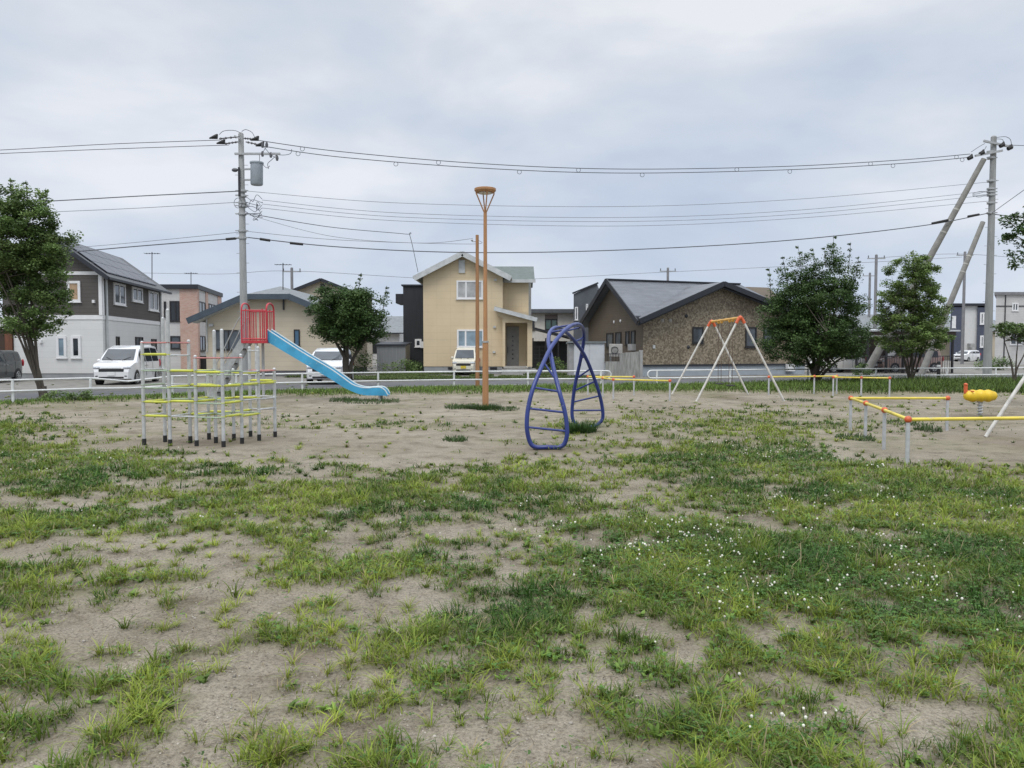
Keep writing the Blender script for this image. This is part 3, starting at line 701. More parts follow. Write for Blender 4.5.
# ------------------------------------------------------------------ spring rider
c = W(980, 404, 18.9); t = thing('spring_rider', 'yellow lobed rocking rider with an orange upright grip on a short post', 'spring rider', (c.x, c.y, 0))
mb = MB(); pts = []; rs = []
for k in range(33):
    u = k/32*2-1; x_ = c.x+u*.40; r = .158*math.sqrt(max(0, 1-abs(u)**5))*(.93+.07*math.cos(u*13)); pts.append((x_, c.y, .50)); rs.append(max(r, .012))
mb.tube(pts, rs, 18); mb.build('body', M('yellow_plastic', (.72, .48, .02), .4, 0, .15, 6), t)
hx = c.x-.36
mb = MB(); mb.tube(spline([(hx, c.y, .56), (hx-.005, c.y, .66), (hx+.0, c.y, .76)], 4), .042, 10); mb.ball((hx-.005, c.y, .78), .048, 12, (.9, 1.3, .8)); mb.build('grip', orp, t)
MB().cyl((hx+.1, c.y-.17, .62), (hx+.1, c.y+.17, .62), .015, n=8).build('handle', orp, t)
mb = MB(); mb.tube([(c.x+.06*math.cos(a), c.y+.06*math.sin(a), .03+.36*a/31.4) for a in np.linspace(0, 31.4, 90)], .013, 6); mb.build('spring', greyp, t)
MB().cyl((c.x, c.y, 0), (c.x, c.y, .36), .035, n=10).build('post', galv, t)

# ------------------------------------------------------------------ park lamp and ochre pole
b = G(485.5, 408); t = thing('park_lamp', 'tall ochre park lamp with ring head on three struts', 'lamp post', b)
zt = W(484, 190, b.y).z; zs = W(484, 213, b.y).z; zr = W(484, 342, b.y).z
MB().tube([b, b+Vector((0, 0, zr)), b+Vector((0, 0, zr+.02))], [.088, .082, .065], 16).build('lower_column', lampor, t)
MB().tube([b+Vector((0, 0, zr)), b+Vector((0, 0, zs))], [.060, .048], 14).build('upper_column', lampor, t)
MB().cyl(b+Vector((0, 0, zr-.02)), b+Vector((0, 0, zr+.03)), .095, n=16).build('collar', galv, t)
for k in range(4):
    a = k*math.pi/2+.25; MB().tube([b+Vector((0, 0, zs-.05)), b+Vector((.26*math.cos(a), .26*math.sin(a), zt-.08))], .018, 8).build('strut', lampor, t)
mb = MB(); mb.tube([b+Vector((0, 0, zt-.075)), b+Vector((0, 0, zt-.07)), b+Vector((0, 0, zt-.02)), b+Vector((0, 0, zt+.035)), b+Vector((0, 0, zt+.045))], [.12, .26, .30, .30, .28], 28)
hd = mb.build('lamp_head', lampor, t)
MB().cyl(b+Vector((0, 0, zt-.098)), b+Vector((0, 0, zt-.077)), .185, n=20).build('lens', M('lamp_lens', (.6, .6, .55), .2), hd)
b = W(477.5, 384, 32.9); b.z = 0
t = thing('wooden_pole', 'slim ochre timber pole with a small wire bracket', 'pole', b)
zt = W(477, 235, b.y).z
MB().tube([b, b+Vector((0, 0, zt))], [.09, .068], 12).build('shaft', woodor, t)
mb = MB(); mb.bar(b+Vector((-.22, 0, zt-.28)), b+Vector((.05, 0, zt-.28)), .03, .03); mb.ball(b+Vector((-.22, 0, zt-.22)), .05, 8); mb.build('bracket', galv, t)
POLE2 = b+Vector((-.22, 0, zt-.2))

# ------------------------------------------------------------------ houses
def window(F, face, x0, y0, x1, y1, parent, fr, pane, mull=(.5,), fw=.06, name='window', trans=None):
    a0, z1 = F.hit(face, x0, y0); a1, z0 = F.hit(face, x1, y1)
    if a0 > a1: a0, a1 = a1, a0
    _, zz1 = F.hit(face, (x0+x1)/2, y0); _, zz0 = F.hit(face, (x0+x1)/2, y1); z1 = zz1; z0 = zz0
    mb = MB()
    mb.qbox(F, face, a0, a1, .0, .07, z0, z0+fw); mb.qbox(F, face, a0, a1, .0, .07, z1-fw, z1)
    mb.qbox(F, face, a0, a0+fw, .0, .068, z0+fw, z1-fw); mb.qbox(F, face, a1-fw, a1, .0, .068, z0+fw, z1-fw)
    for m_ in mull: am = a0+(a1-a0)*m_; mb.qbox(F, face, am-fw*.5, am+fw*.5, .0, .06, z0+fw, z1-fw)
    mb.qbox(F, face, a0-.05, a1+.05, .0, .10, z0-.04, z0-.002)
    w = mb.build(name, fr, parent, smooth=False)
    MB().qbox(F, face, a0+fw*.8, a1-fw*.8, .004, .03, z0+fw*.8, z1-fw*.8).build('pane', pane, w, smooth=False)
    return w
def rect(F, face, x0, y0, x1, y1, o0, o1):
    a0, z1 = F.hit(face, x0, y0); a1, z0 = F.hit(face, x1, y1)
    mb = MB(); mb.qbox(F, face, min(a0, a1), max(a0, a1), o0, o1, min(z0, z1), max(z0, z1)); return mb
def rake_fascia(p0, p1, w, h, mat, parent, name='fascia'):
    return MB().bar(p0, p1, w, h).build(name, mat, parent, smooth=False)
def gable(F, w, d, ze, zr, root, wall, roofm, fasc, z0=0, ov=.45, ovd=.45, axis='v', rf=.5, th=.12, wname='wall', fh=.18, s0=0.0, d0=0.0):
    """volume with a gable roof; axis v: gable faces the park"""
    mb = MB()
    if axis == 'v':
        f = [F.p(s0, d0, z0), F.p(s0+w, d0, z0), F.p(s0+w, d0, ze), F.p(s0+w*rf, d0, zr), F.p(s0, d0, ze)]
        bk = [F.p(s0, d0+d, z0), F.p(s0+w, d0+d, z0), F.p(s0+w, d0+d, ze), F.p(s0+w*rf, d0+d, zr), F.p(s0, d0+d, ze)]
    else:
        f = [F.p(s0, d0, z0), F.p(s0, d0+d, z0), F.p(s0, d0+d, ze), F.p(s0, d0+d*rf, zr), F.p(s0, d0, ze)]
        bk = [F.p(s0+w, d0, z0), F.p(s0+w, d0+d, z0), F.p(s0+w, d0+d, ze), F.p(s0+w, d0+d*rf, zr), F.p(s0+w, d0, ze)]
    mb.add(f+bk, [(0, 1, 2, 3, 4), (9, 8, 7, 6, 5)]+[(i, i+5, (i+1) % 5+5, (i+1) % 5) for i in range(5)])
    mb.build(wname, wall, root, smooth=False)
    up = .14
    rf_o = []
    if axis == 'v':
        m = w*rf; k1 = (zr-ze)/m; k2 = (zr-ze)/(w-m)
        for sgn, k, e in ((-1, k1, s0), (1, k2, s0+w)):
            eo = e+sgn*ov; zo = ze-k*ov+up; mb = MB()
            c = [F.p(eo, d0-ovd, zo), F.p(s0+m, d0-ovd, zr+up), F.p(s0+m, d0+d+ovd, zr+up), F.p(eo, d0+d+ovd, zo)]
            mb.slab(c, th); rf_o.append(mb.build('roof', roofm, root, smooth=False))
            MB().bar(F.p(eo, d0-ovd-.02, zo-fh*.4), F.p(s0+m, d0-ovd-.02, zr+up-fh*.4), .05, fh).build('rake_board', fasc, rf_o[-1], smooth=False)
            MB().bar(F.p(eo, d0-ovd, zo-.06), F.p(eo, d0+d+ovd, zo-.06), .12, .12).build('gutter', fasc, rf_o[-1], smooth=False)
    else:
        m = d*rf; k1 = (zr-ze)/m; k2 = (zr-ze)/(d-m)
        for sgn, k, e in ((-1, k1, d0), (1, k2, d0+d)):
            eo = e+sgn*ov; zo = ze-k*ov+up; mb = MB()
            c = [F.p(s0-ovd, eo, zo), F.p(s0+w+ovd, eo, zo), F.p(s0+w+ovd, d0+m, zr+up), F.p(s0-ovd, d0+m, zr+up)]
            mb.slab(c, th); rf_o.append(mb.build('roof', roofm, root, smooth=False))
            for ss in (s0-ovd-.02, s0+w+ovd+.02):
                MB().bar(F.p(ss, eo, zo-fh*.4), F.p(ss, d0+m, zr+up-fh*.4), .05, fh).build('rake_board', fasc, rf_o[-1], smooth=False)
            MB().bar(F.p(s0-ovd, eo, zo-.06), F.p(s0+w+ovd, eo, zo-.06), .12, .12).build('gutter', fasc, rf_o[-1], smooth=False)
    return rf_o
def antenna(px, ytop, ybot, Y, label, arms=3):
    p = W(px, ybot, Y); q = W(px, ytop, Y); t = thing('tv_antenna', label, 'antenna', p, 0, 'roof antennas')
    MB().cyl(p, q, .03, n=6).build('mast', darksteel, t)
    mb = MB(); mb.bar(q+Vector((-.5, 0, -.1)), q+Vector((.5, .1, -.1)), .03, .03)
    for k in range(6): x_ = -.45+.18*k; mb.bar(q+Vector((x_, -.25, -.1)), q+Vector((x_, .25, -.1)), .02, .02)
    mb.build('aerial', darksteel, t)

# --- cream two storey house (centre)
siding_c = brick('cream_siding', (.66, .535, .355), (.675, .55, .367), (.57, .46, .30), .9, .455, .010, 0, .7, .2, dirt=.1)
found = M('foundation', (.30, .31, .32), .85, 0, .15, 2)
roof_g = M('green_grey_roof', (.105, .13, .12), .6, 0, .2, 3)
F = Frame(W(423.5, 360, 51).x, 51, 0, 5.25)
t = thing('cream_house', 'cream two storey house with grey gabled roof and lean-to porch', 'house', F.p(0, 0, 0))
z0 = .5; ze = F.hit('front', 424, 275)[1]; zr = F.hit('front', 462, 254.5)[1]
gable(F, 5.25, 8.0, ze, zr, t, siding_c, roof_g, creamfascia, z0=z0, ov=.55, ovd=.5, fh=.34)
F2 = Frame(F.o.x+5.25, 52.6, 0, 1.75)
mb = MB(); mb.fbox(F2, 0, 1.75, 0, 5, z0, 6.35).build('wing_wall', siding_c, t, smooth=False)
mb = MB(); zE = 6.35; mb.slab([F2.p(-.9, -.45, zE), F2.p(2.15, -.45, zE), F2.p(2.15, 2.2, zE+1.15), F2.p(-.9, 2.2, zE+1.15)], .14); rw = mb.build('wing_roof', roof_g, t, smooth=False)
MB().slab([F2.p(-.9, 2.2, zE+1.15), F2.p(2.15, 2.2, zE+1.15), F2.p(2.15, 5, zE), F2.p(-.9, 5, zE)], .14).build('wing_roof', roof_g, t, smooth=False)
MB().fbox(F2, -.3, 2.2, -.52, -.45, zE-.22, zE-.0).build('fascia', creamfascia, rw, smooth=False)
mb = MB(); mb.fbox(F2, 1.75, 1.95, 1.0, 1.1, 0, 6.3).build('downpipe', creamfascia, t)
MB().fbox(F, .03, 5.22, .03, 7.9, 0, z0+.001).build('foundation', found, t, smooth=False)
for cx in (452, 494): rect(F, 'front', cx-4, 367.2, cx+3, 369.4, -.02, .02).build('vent', blackfr, t, smooth=False)
window(F, 'front', 456.5, 280.5, 483, 299, t, whitefr, curtw, (.36,), .11)
window(F, 'front', 457, 329.5, 484, 347.5, t, whitefr, curt, (.32,), .11)
rect(F, 'front', 458.8, 260, 465, 273, .0, .08).build('gable_vent', creamfascia, t, smooth=False)
# porch
px0 = F.hit('front', 502, 340)[0]; px1 = F.hit('front', 532, 340)[0]; zp0 = F.hit('front', 500, 308)[1]; zp1 = F.hit('front', 535, 318.5)[1]
mb = MB()
mb.fbox(F, 5.25, 5.42, -.6, 1.6, z0, zp0-.65)
mb.fbox(F, px1-.32, px1, -.6, 1.6, z0, zp1-.30)
mb.fbox(F, 5.42, px1-.32, -.6, -.45, F.hit('front', 515, 321)[1], zp1-.30)
mb.add([F.p(5.25, -.602, zp1-.3), F.p(px1, -.602, zp1-.3), F.p(px1, -.602, zp1-.18), F.p(4.9, -.602, zp0-.1), F.p(4.9, -.602, zp0-.5), F.p(5.25, -.602, zp0-.66),
        F.p(5.25, -.45, zp1-.3), F.p(px1, -.45, zp1-.3), F.p(px1, -.45, zp1-.18), F.p(4.9, -.45, zp0-.1), F.p(4.9, -.45, zp0-.5), F.p(5.25, -.45, zp0-.66)], [(0, 1, 2, 3, 4, 5), (11, 10, 9, 8, 7, 6)]+[(i, i+6, (i+1) % 6+6, (i+1) % 6) for i in range(6)])
pw = mb.build('porch_wall', siding_c, t, smooth=False)
MB().fbox(F, 5.42, px1-.32, 1.3, 1.6, z0, 4.2).build('porch_back_wall', siding_c, t, smooth=False)
pr = MB().slab([F.p(4.75, -.95, zp0+.06), F.p(px1+.25, -.95, zp1+.02), F.p(px1+.25, 1.65, zp1+.02), F.p(4.75, 1.65, zp0+.06)], .1).build('porch_roof', roof_g, t, smooth=False)
MB().bar(F.p(4.7, -1.0, zp0-.08), F.p(px1+.3, -1.0, zp1-.12), .06, .26).build('fascia', creamfascia, pr, smooth=False)
F3 = Frame(F.o.x, F.o.y+1.3, 0)
a0 = F.hit('front', 506.5, 340)[0]; a1 = F.hit('front', 519, 340)[0]
dr = MB().fbox(F, a0, a1, 1.22, 1.30, z0+.02, F.hit('front', 510, 326)[1]).build('door', M('grey_door', (.28, .28, .27), .5), t, smooth=False)
for k in range(6):
    zz = z0+.45+k*.30; MB().fbox(F, (a0+a1)/2-.05, (a0+a1)/2+.05, 1.19, 1.22, zz, zz+.10).build('light', glassd, dr, smooth=False)
MB().fbox(F, a0+.06, a0+.10, 1.15, 1.22, z0+.9, z0+1.3).build('handle', darksteel, dr)
MB().fbox(F, 5.2, px1+.25, -1.2, 1.3, 0, .34).build('porch_step', concrete, t, smooth=False); MB().fbox(F, 5.5, px1-.05, -1.6, -1.2, 0, .18).build('porch_step', concrete, t, smooth=False)
for q in ((494, 352), (494.5, 327), (495.5, 280)): rect(F, 'front', q[0]-1.3, q[1]-1, q[0]+1.3, q[1]+1, 0, .10).build('wall_fitting', creamfascia, t)

# --- black building behind it, grey corrugated shed
F = Frame(W(403.5, 360, 57).x, 57, 0, 3.0)
t = thing('black_house', 'black clad narrow house rising left of the cream house', 'house', F.p(0, 0, 0))
blk = M('black_cladding', (.018, .020, .025), .6, 0, .3, 2, stretch=(6, 6, .3))
MB().fbox(F, 0, 3.0, 0, 7, 0, F.hit('front', 410, 286)[1]).build('wall', blk, t, smooth=False)
MB().fbox(F, -.6, 0, .3, 3, F.hit('front', 402, 303)[1], F.hit('front', 402, 293.5)[1]).build('eave_box', blk, t, smooth=False)
MB().fbox(F, -.12, 3.1, -.12, 7.1, F.hit('front', 410, 286)[1], F.hit('front', 410, 284.5)[1]).build('parapet', darkfascia, t, smooth=False)
window(F, 'front', 415, 339, 421.5, 347, t, whitefr, glassd, (), .13)
rect(F, 'front', 421, 341.5, 424.5, 348, 0, .4).build('duct_box', whitefr, t, smooth=False)
MB().fbox(F, .6, 3, -.8, -.72, 0, 1.0).build('low_fence', blk, t, smooth=False)
corr = M('corrugated_grey', (.27, .28, .29), .6, .2, .25, 3, stretch=(9, 9, .2))
F = Frame(W(377, 360, 53).x, 53, 0, 2.0); w_ = F.hit('front', 405.5, 350)[0]; zt = F.hit('front', 390, 344.5)[1]
t = thing('garden_shed', 'grey corrugated metal shed between the round tree and black house', 'shed', F.p(0, 0, 0))
mb = MB()
k = 24
for i in range(k): mb.fbox(F, w_*i/k, w_*(i+.5)/k, -.02, 0, .03, zt)
mb.fbox(F, 0, w_, 0, 2.4, .0, zt).build('wall', corr, t, smooth=False)
MB().slab([F.p(-.1, -.12, zt+.02), F.p(w_+.1, -.12, zt+.02), F.p(w_+.1, 2.5, zt+.2), F.p(-.1, 2.5, zt+.2)], .1).build('roof', darkfascia, t, smooth=False)

# --- beige bungalow (left of centre)
siding_b = brick('beige_siding', (.55, .485, .375), (.565, .50, .385), (.46, .40, .31), 3.6, .30, .008, 0, .75, .25)
YB = 46.5
F = Frame(W(206, 340, YB).x, YB, 0, 0)
w_ = F.hit('front', 336, 340)[0]; F.w = w_
t = thing('beige_bungalow', 'beige bungalow with broad blue grey gable behind the slide', 'house', F.p(0, 0, 0))
ze = F.hit('front', 206, 316)[1]; zc = F.hit('front', 270, 297)[1]; ca = F.hit('front', 248.5, 297)[0]; cb_ = F.hit('front', 291, 297)[0]; zap = F.hit('front', 272, 283)[1]+.55
D = 10
f = [F.p(0, 0, .35), F.p(w_, 0, .35), F.p(w_, 0, ze), F.p(cb_, 0, zc), F.p(ca, 0, zc), F.p(0, 0, ze)]; bk = [p+F.v*D for p in f]
MB().add(f+bk, [tuple(range(6)), tuple(range(6, 12))[::-1]]+[(i, i+6, (i+1) % 6+6, (i+1) % 6) for i in range(6)]).build('wall', siding_b, t, smooth=False)
MB().fbox(F, .03, w_-.03, .03, D-.03, 0, .352).build('foundation', M('dark_foundation', (.12, .12, .13), .85), t, smooth=False)
roof_b = M('grey_shingle', (.20, .215, .225), .75, 0, .22, 4)
k = (zc-ze)/ca; L0 = -.75; zl = ze+k*L0+.12
Rr = w_+.75; k2 = (zc-ze)/(w_-cb_); zr_ = ze-k2*.75+.12
mid = (ca+cb_)/2; zap = zc+k*(mid-ca)*1.25+.12
rl = MB().slab([F.p(L0, -.6, zl), F.p(ca, -.6, zc+.12), F.p(mid, 2.2, zap), F.p(mid, D, zap), F.p(L0, D, zl)], .12).build('roof', roof_b, t, smooth=False)
rr = MB().slab([F.p(cb_, -.6, zc+.12), F.p(Rr, -.6, zr_), F.p(Rr, D, zr_), F.p(mid, D, zap), F.p(mid, 2.2, zap)], .12).build('roof', roof_b, t, smooth=False)
rc = MB().slab([F.p(ca, -.6, zc+.12), F.p(cb_, -.6, zc+.12), F.p(mid, 2.2, zap)], .12).build('hip_panel', roof_b, t, smooth=False)
MB().bar(F.p(L0-.1, -.64, zl-.12), F.p(ca, -.64, zc-.0), .08, .36).build('rake_board', bluefascia, rl, smooth=False)
MB().bar(F.p(ca-.05, -.65, zc-.02), F.p(cb_+.05, -.65, zc-.02), .08, .32).build('eave_board', bluefascia, rc, smooth=False)
MB().bar(F.p(cb_, -.64, zc), F.p(Rr+.1, -.64, zr_-.12), .08, .36).build('rake_board', bluefascia, rr, smooth=False)
mb = MB(); mb.bar(F.p(L0+.2, -.2, zl-.22), F.p(ca, -.2, zc-.14), .75, .04); mb.bar(F.p(cb_, -.2, zc-.14), F.p(Rr-.2, -.2, zr_-.22), .75, .04); mb.build('soffit', creamfascia, t, smooth=False)
window(F, 'front', 214.6, 330, 242, 350, t, blackfr, glassm, (.34, .52), .07)
window(F, 'front', 294, 329.5, 300, 346, t, blackfr, glassy('blue_glass', (.05, .13, .22)), (), .06)
rect(F, 'front', 209.5, 324, 213.5, 326.5, 0, .15).build('wall_fitting', creamfascia, t)
rect(F, 'front', 206.5, 318, 208, 352, 0, .08).build('downpipe', creamfascia, t)
rect(F, 'front', 283, 297, 284.5, 310, 0, .1).build('meter_pipe', darksteel, t)
# house behind: gable
F = Frame(W(291, 340, 62).x, 62, 0, 4.6); ze = F.hit('front', 291, 293)[1]; zr = F.hit('front', 322, 280.5)[1]; w_ = F.hit('front', 354, 300)[0]
t = thing('grey_gable_house', 'pale grey gabled house peeping over the beige bungalow roof', 'house', F.p(0, 0, 0))
gable(F, w_, 8, ze, zr, t, siding_b, roof_b, darkfascia, ov=.6, ovd=.4, fh=.25)
rect(F, 'front', 320.5, 284, 325, 291, 0, .04).build('gable_vent', blackfr, t)

# --- brown and white two storey house (left)
sid_d = brick('brown_siding', (.095, .085, .078), (.10, .09, .082), (.065, .058, .052), 3.0, .20, .012, 0, .7, .25)
sid_w = brick('white_siding', (.68, .68, .665), (.70, .70, .685), (.58, .58, .57), 3.0, .30, .006, 0, .7, .2, dirt=.08)
YL = 41.2; xc = W(103, 340, YL).x
F = Frame(xc-7.2, YL, 0, 7.2, vskew=-.15)
t = thing('brown_white_house', 'two storey house, brown above and white below, solar roof', 'house', F.p(0, 0, 0))
zb = F.hit('front', 90, 317)[1]; ze = F.hit('front', 103, 273)[1]; zr = ze+1.9; D = 10.4
m_ = xc-W(50.6, 240, YL).x; wG = 2*m_
s0 = 7.2-wG
MB().fbox(F, 0, 7.2, 0, D, 0.35, zb).build('ground_floor_wall', sid_w, t, smooth=False)
MB().fbox(F, .03, 7.17, .03, D-.03, 0, .352).build('foundation', found, t, smooth=False)
roof_d = M('charcoal_roof', (.07, .072, .078), .5, 0, .2, 4)
rs_ = gable(F, wG, D, ze, zr, t, sid_d, roof_d, darkfascia, z0=zb, ov=.55, ovd=.5, s0=s0, fh=.22, wname='upper_wall')
# band boards
mb = MB(); mb.qbox(F, 'front', s0-.03, 7.23, 0, .035, zb-.13, zb+.10); mb.qbox(F, 'right', -.0, D, 0, .035, zb-.13, zb+.10); mb.build('band_board', whitefr, t, smooth=False)
mb = MB(); mb.qbox(F, 'front', 7.05, 7.235, .037, .06, zb+.1, ze-.0); mb.qbox(F, 'right', -.03, .16, .037, .06, zb+.1, ze-.12); mb.build('corner_board', whitefr, t, smooth=False)
MB().qbox(F, 'front', s0+.2, 7.04, 0, .04, ze-.10, ze+.08).build('gable_board', whitefr, t, smooth=False)
window(F, 'front', 67, 281, 81, 302, t, whitefr, curtb, (.12,), .13)
window(F, 'front', 17, 281, 32, 303, t, whitefr, curtw, (.5,), .13)
window(F, 'front', 56.5, 336, 67, 358, t, whitefr, curt, (), .13)
window(F, 'front', 71, 336, 81.5, 358, t, whitefr, glassd, (), .13)
for q in ((113, 283.5, 125, 305), (131.5, 287.5, 142, 302), (148, 291.5, 158, 311)): window(F, 'right', *q, t, whitefr, glassm, (.5,), .12)
window(F, 'right', 115.7, 336.5, 119, 353.5, t, blackfr, glassd, (), .06)
window(F, 'right', 135, 337, 142.5, 351, t, blackfr, glassm, (.5,), .06)
window(F, 'right', 151, 339, 156, 350, t, blackfr, glassd, (), .06)
MB().qbox(F, 'front', .0, F.hit('front', 14, 350)[0], .002, .05, .35, F.hit('front', 5, 329)[1]).build('entry_shade_panel', M('entry_shadow_brown', (.05, .03, .02), .7), t, smooth=False)  # flat slab on the wall; shade of the entry recess is painted as dark brown
dw = M('dark_wood_panel', (.16, .06, .03), .6, 0, .3, 4, stretch=(5, 5, .5))
MB().qbox(F, 'front', F.hit('front', 6.5, 350)[0], F.hit('front', 13.5, 350)[0], .05, .12, .36, F.hit('front', 5, 331)[1]).build('entry_panel', dw, t, smooth=False)
for px in (160, 105.5): rect(F, 'right', px-.6, 276 if px < 150 else 290, px+.6, 372, .06, .13).build('downpipe', creamfascia, t, smooth=False)
rect(F, 'front', 93, 300, 95.5, 303, 0, .12).build('vent_hood', whitefr, t, smooth=False)
rect(F, 'front', 40, 340, 42.5, 343, 0, .12).build('vent_hood', whitefr, t, smooth=False)
# solar panels on the right slope
kk = (zr-ze)/m_; pan = M('solar_panel', (.015, .02, .035), .25, 0, .1)
for r_ in range(3):
    for c_ in range(5):
        a0 = 7.2-m_+.35+r_*.85; a1 = a0+.80; d0_ = 0.3+c_*1.75; d1_ = d0_+1.7
        zf = lambda a: zr-(a-(7.2-m_))*kk+.14+.10
        MB().slab([F.p(a0, d0_, zf(a0)), F.p(a1, d0_, zf(a1)), F.p(a1, d1_, zf(a1)), F.p(a0, d1_, zf(a0))], .05).build('solar_panel', pan, t, smooth=False)
antenna(152, 252, 282, 52, 'thin antenna mast on the brown and white house roof')

# --- pink brick house
brickm = brick('pink_brick', (.50, .27, .21), (.56, .38, .31), (.52, .44, .38), .24, .08, .012, .5, .8, .4)
sid_g = brick('pale_grey_siding', (.56, .55, .535), (.59, .58, .565), (.47, .46, .45), 1.8, .25, .008, 0, .75, .2)
YP = 61; xk = W(197, 300, YP).x
F = Frame(xk-5.2, YP, 0, 5.2, vskew=None)
t = thing('pink_brick_house', 'flat roofed house with pink brick column and pale panels', 'house', F.p(0, 0, 0))
F.v = (W(221, 340, 70.5).xy.to_3d()-W(197, 340, YP).xy.to_3d()); F.v.z = 0; Dp = F.v.length; F.v.normalize()
zt = F.hit('front', 197, 289)[1]
MB().fbox(F, 0, 5.2, 0, Dp, 0, zt).build('wall', sid_g, t, smooth=False)
MB().fbox(F, -.15, 5.35, -.25, Dp+.2, zt, zt+.35).build('parapet', darkfascia, t, smooth=False)
a = F.hit('front', 180.3, 320)[0]
for fc_, a_, b_ in (('front', a, 5.22), ('right', -.06, .55), ('right', F.hit('right', 205.3, 300)[0], F.hit('right', 207.5, 300)[0]), ('right', F.hit('right', 217.5, 300)[0], Dp)):
    MB().qbox(F, fc_, a_, b_, .003, .06, 0, zt-.004).build('brick_cladding', brickm, t, smooth=False)
window(F, 'front', 169.7, 301, 180, 321.5, t, blackfr, glassd, (.6,), .10)
window(F, 'front', 164, 301.5, 166.5, 317, t, blackfr, glassd, (), .06)
window(F, 'front', 170.5, 336, 181, 349, t, blackfr, glassm, (), .10)
window(F, 'right', 198.5, 302, 205, 316, t, blackfr, glassd, (.5,), .08)
window(F, 'right', 208.5, 304.5, 216.5, 312, t, blackfr, glassm, (.33, .66), .08)
window(F, 'right', 199.3, 336, 205, 351, t, blackfr, glassd, (.5,), .08)
MB().qbox(F, 'right', .5, 1.2, .06, .9, 0, 1.1).build('entry_screen', blackfr, t, smooth=False)
antenna(191, 272, 288, 62, 'television aerial standing on the pink brick house')

# --- brown mosaic bungalow (right of centre)
m, nt, bs = new_mat('brown_mosaic_wall')
tc = nt.nodes.new('ShaderNodeTexCoord'); vo = nt.nodes.new('ShaderNodeTexVoronoi'); vo.inputs['Scale'].default_value = 11; nt.links.new(tc.outputs['Object'], vo.inputs['Vector'])
cc = ramp(nt, vo.outputs['Color'], [(.2, (.15, .12, .085)), (.5, (.225, .185, .13)), (.8, (.33, .28, .205))])
nt.links.new(mixc(nt, 1.0, cc, ramp(nt, noise(nt, .6, 4), [(.3, (.85, .85, .85)), (.7, (1.1, 1.1, 1.1))]), 'MULTIPLY'), bs.inputs['Base Color'])
bs.inputs['Roughness'].default_value = .85; bump(nt, bs, vo.outputs['Distance'], .4, .02); mosaic = m
brownside = brick('brown_side_wall', (.125, .10, .075), (.135, .11, .08), (.095, .078, .06), 1.2, .15, .008, .5, .8, .25)
roof_s = brick('slate_roof', (.12, .128, .145), (.155, .165, .185), (.09, .095, .105), .9, .11, .01, .5, .38, .4, dirt=.25)
F = Frame(W(643, 340, 46).x, 46, 20, 12.0)
t = thing('brown_bungalow', 'brown mosaic bungalow with slate roof and black fascia behind swing', 'house', F.p(0, 0, 0))
z0 = .72; ze = 3.5; zg = F.hit('front', 723, 285.5)[1]; zm = 6.0; LD = 7.5; sg = F.hit('front', 723, 300)[0]-.45; wg = 12.0
# left-end main volume + front gable volume
zr_m = W(603, 281, 49.6).z-.1
mb = MB(); f = [F.p(.0, 0, z0), F.p(0, LD, z0), F.p(0, LD, ze-.1), F.p(0, LD/2, zr_m), F.p(0, 0, ze-.1)]; bk = [p+F.u*12 for p in f]
mb.add(f+bk, [(0, 1, 2, 3, 4), (9, 8, 7, 6, 5)]+[(i, i+5, (i+1) % 5+5, (i+1) % 5) for i in range(5)]).build('side_wall', brownside, t, smooth=False)
mb = MB(); f = [F.p(.004, -.02, z0), F.p(wg, -.02, z0), F.p(wg, -.02, ze), F.p(sg, -.02, zg), F.p(.004, -.02, ze)]; bk = [p+F.v*3.0 for p in f]
mb.add(f+bk, [(0, 1, 2, 3, 4), (9, 8, 7, 6, 5)]+[(i, i+5, (i+1) % 5+5, (i+1) % 5) for i in range(5)]).build('gable_wall', mosaic, t, smooth=False)
fo = MB().fbox(F, .02, wg-.02, .02, LD, 0, z0+.001).build('foundation', M('blue_grey_foundation', (.34, .38, .42), .8, 0, .08), t, smooth=False)
MB().qbox(F, 'front', 0, wg, .022, .06, z0-.10, z0-.0).build('base_trim', darkfascia, t, smooth=False)
up = .16; kf = (zr_m-ze+.1)/(LD/2)
# main roof, ridge along u
r1 = MB().slab([F.p(-.55, .12, ze-.1+kf*.12+up), F.p(10.9, .12, ze-.1+kf*.12+up), F.p(9.6, LD/2, zr_m+up), F.p(-.55, LD/2, zr_m+up)], .12).build('roof', roof_s, t, smooth=False)
r2 = MB().slab([F.p(-.55, LD/2, zr_m+up), F.p(9.6, LD/2, zr_m+up), F.p(12.5, LD+.45, ze-.1-kf*.45+up), F.p(-.55, LD+.45, ze-.1-kf*.45+up)], .12).build('roof', roof_s, t, smooth=False)
MB().slab([F.p(9.6, LD/2, zr_m+up), F.p(10.9, .12, ze-.1+kf*.12+up), F.p(12.3, .12, ze-.1+kf*.12+up), F.p(12.5, LD+.45, ze-.1-kf*.45+up)], .12).build('hip_panel', roof_s, t, smooth=False)
MB().bar(F.p(-.6, LD/2, zr_m+up+.03), F.p(9.6, LD/2, zr_m+up+.03), .25, .08).build('ridge_cap', darkfascia, t, smooth=False)
MB().bar(F.p(-.58, -.35, ze-.1-kf*.35+up-.12), F.p(-.58, LD/2, zr_m+up-.06), .07, .30).build('rake_board', darkfascia, r1, smooth=False)
MB().bar(F.p(-.58, LD/2, zr_m+up-.06), F.p(-.58, LD+.45, ze-.1-kf*.45+up-.12), .07, .30).build('rake_board', darkfascia, r2, smooth=False)
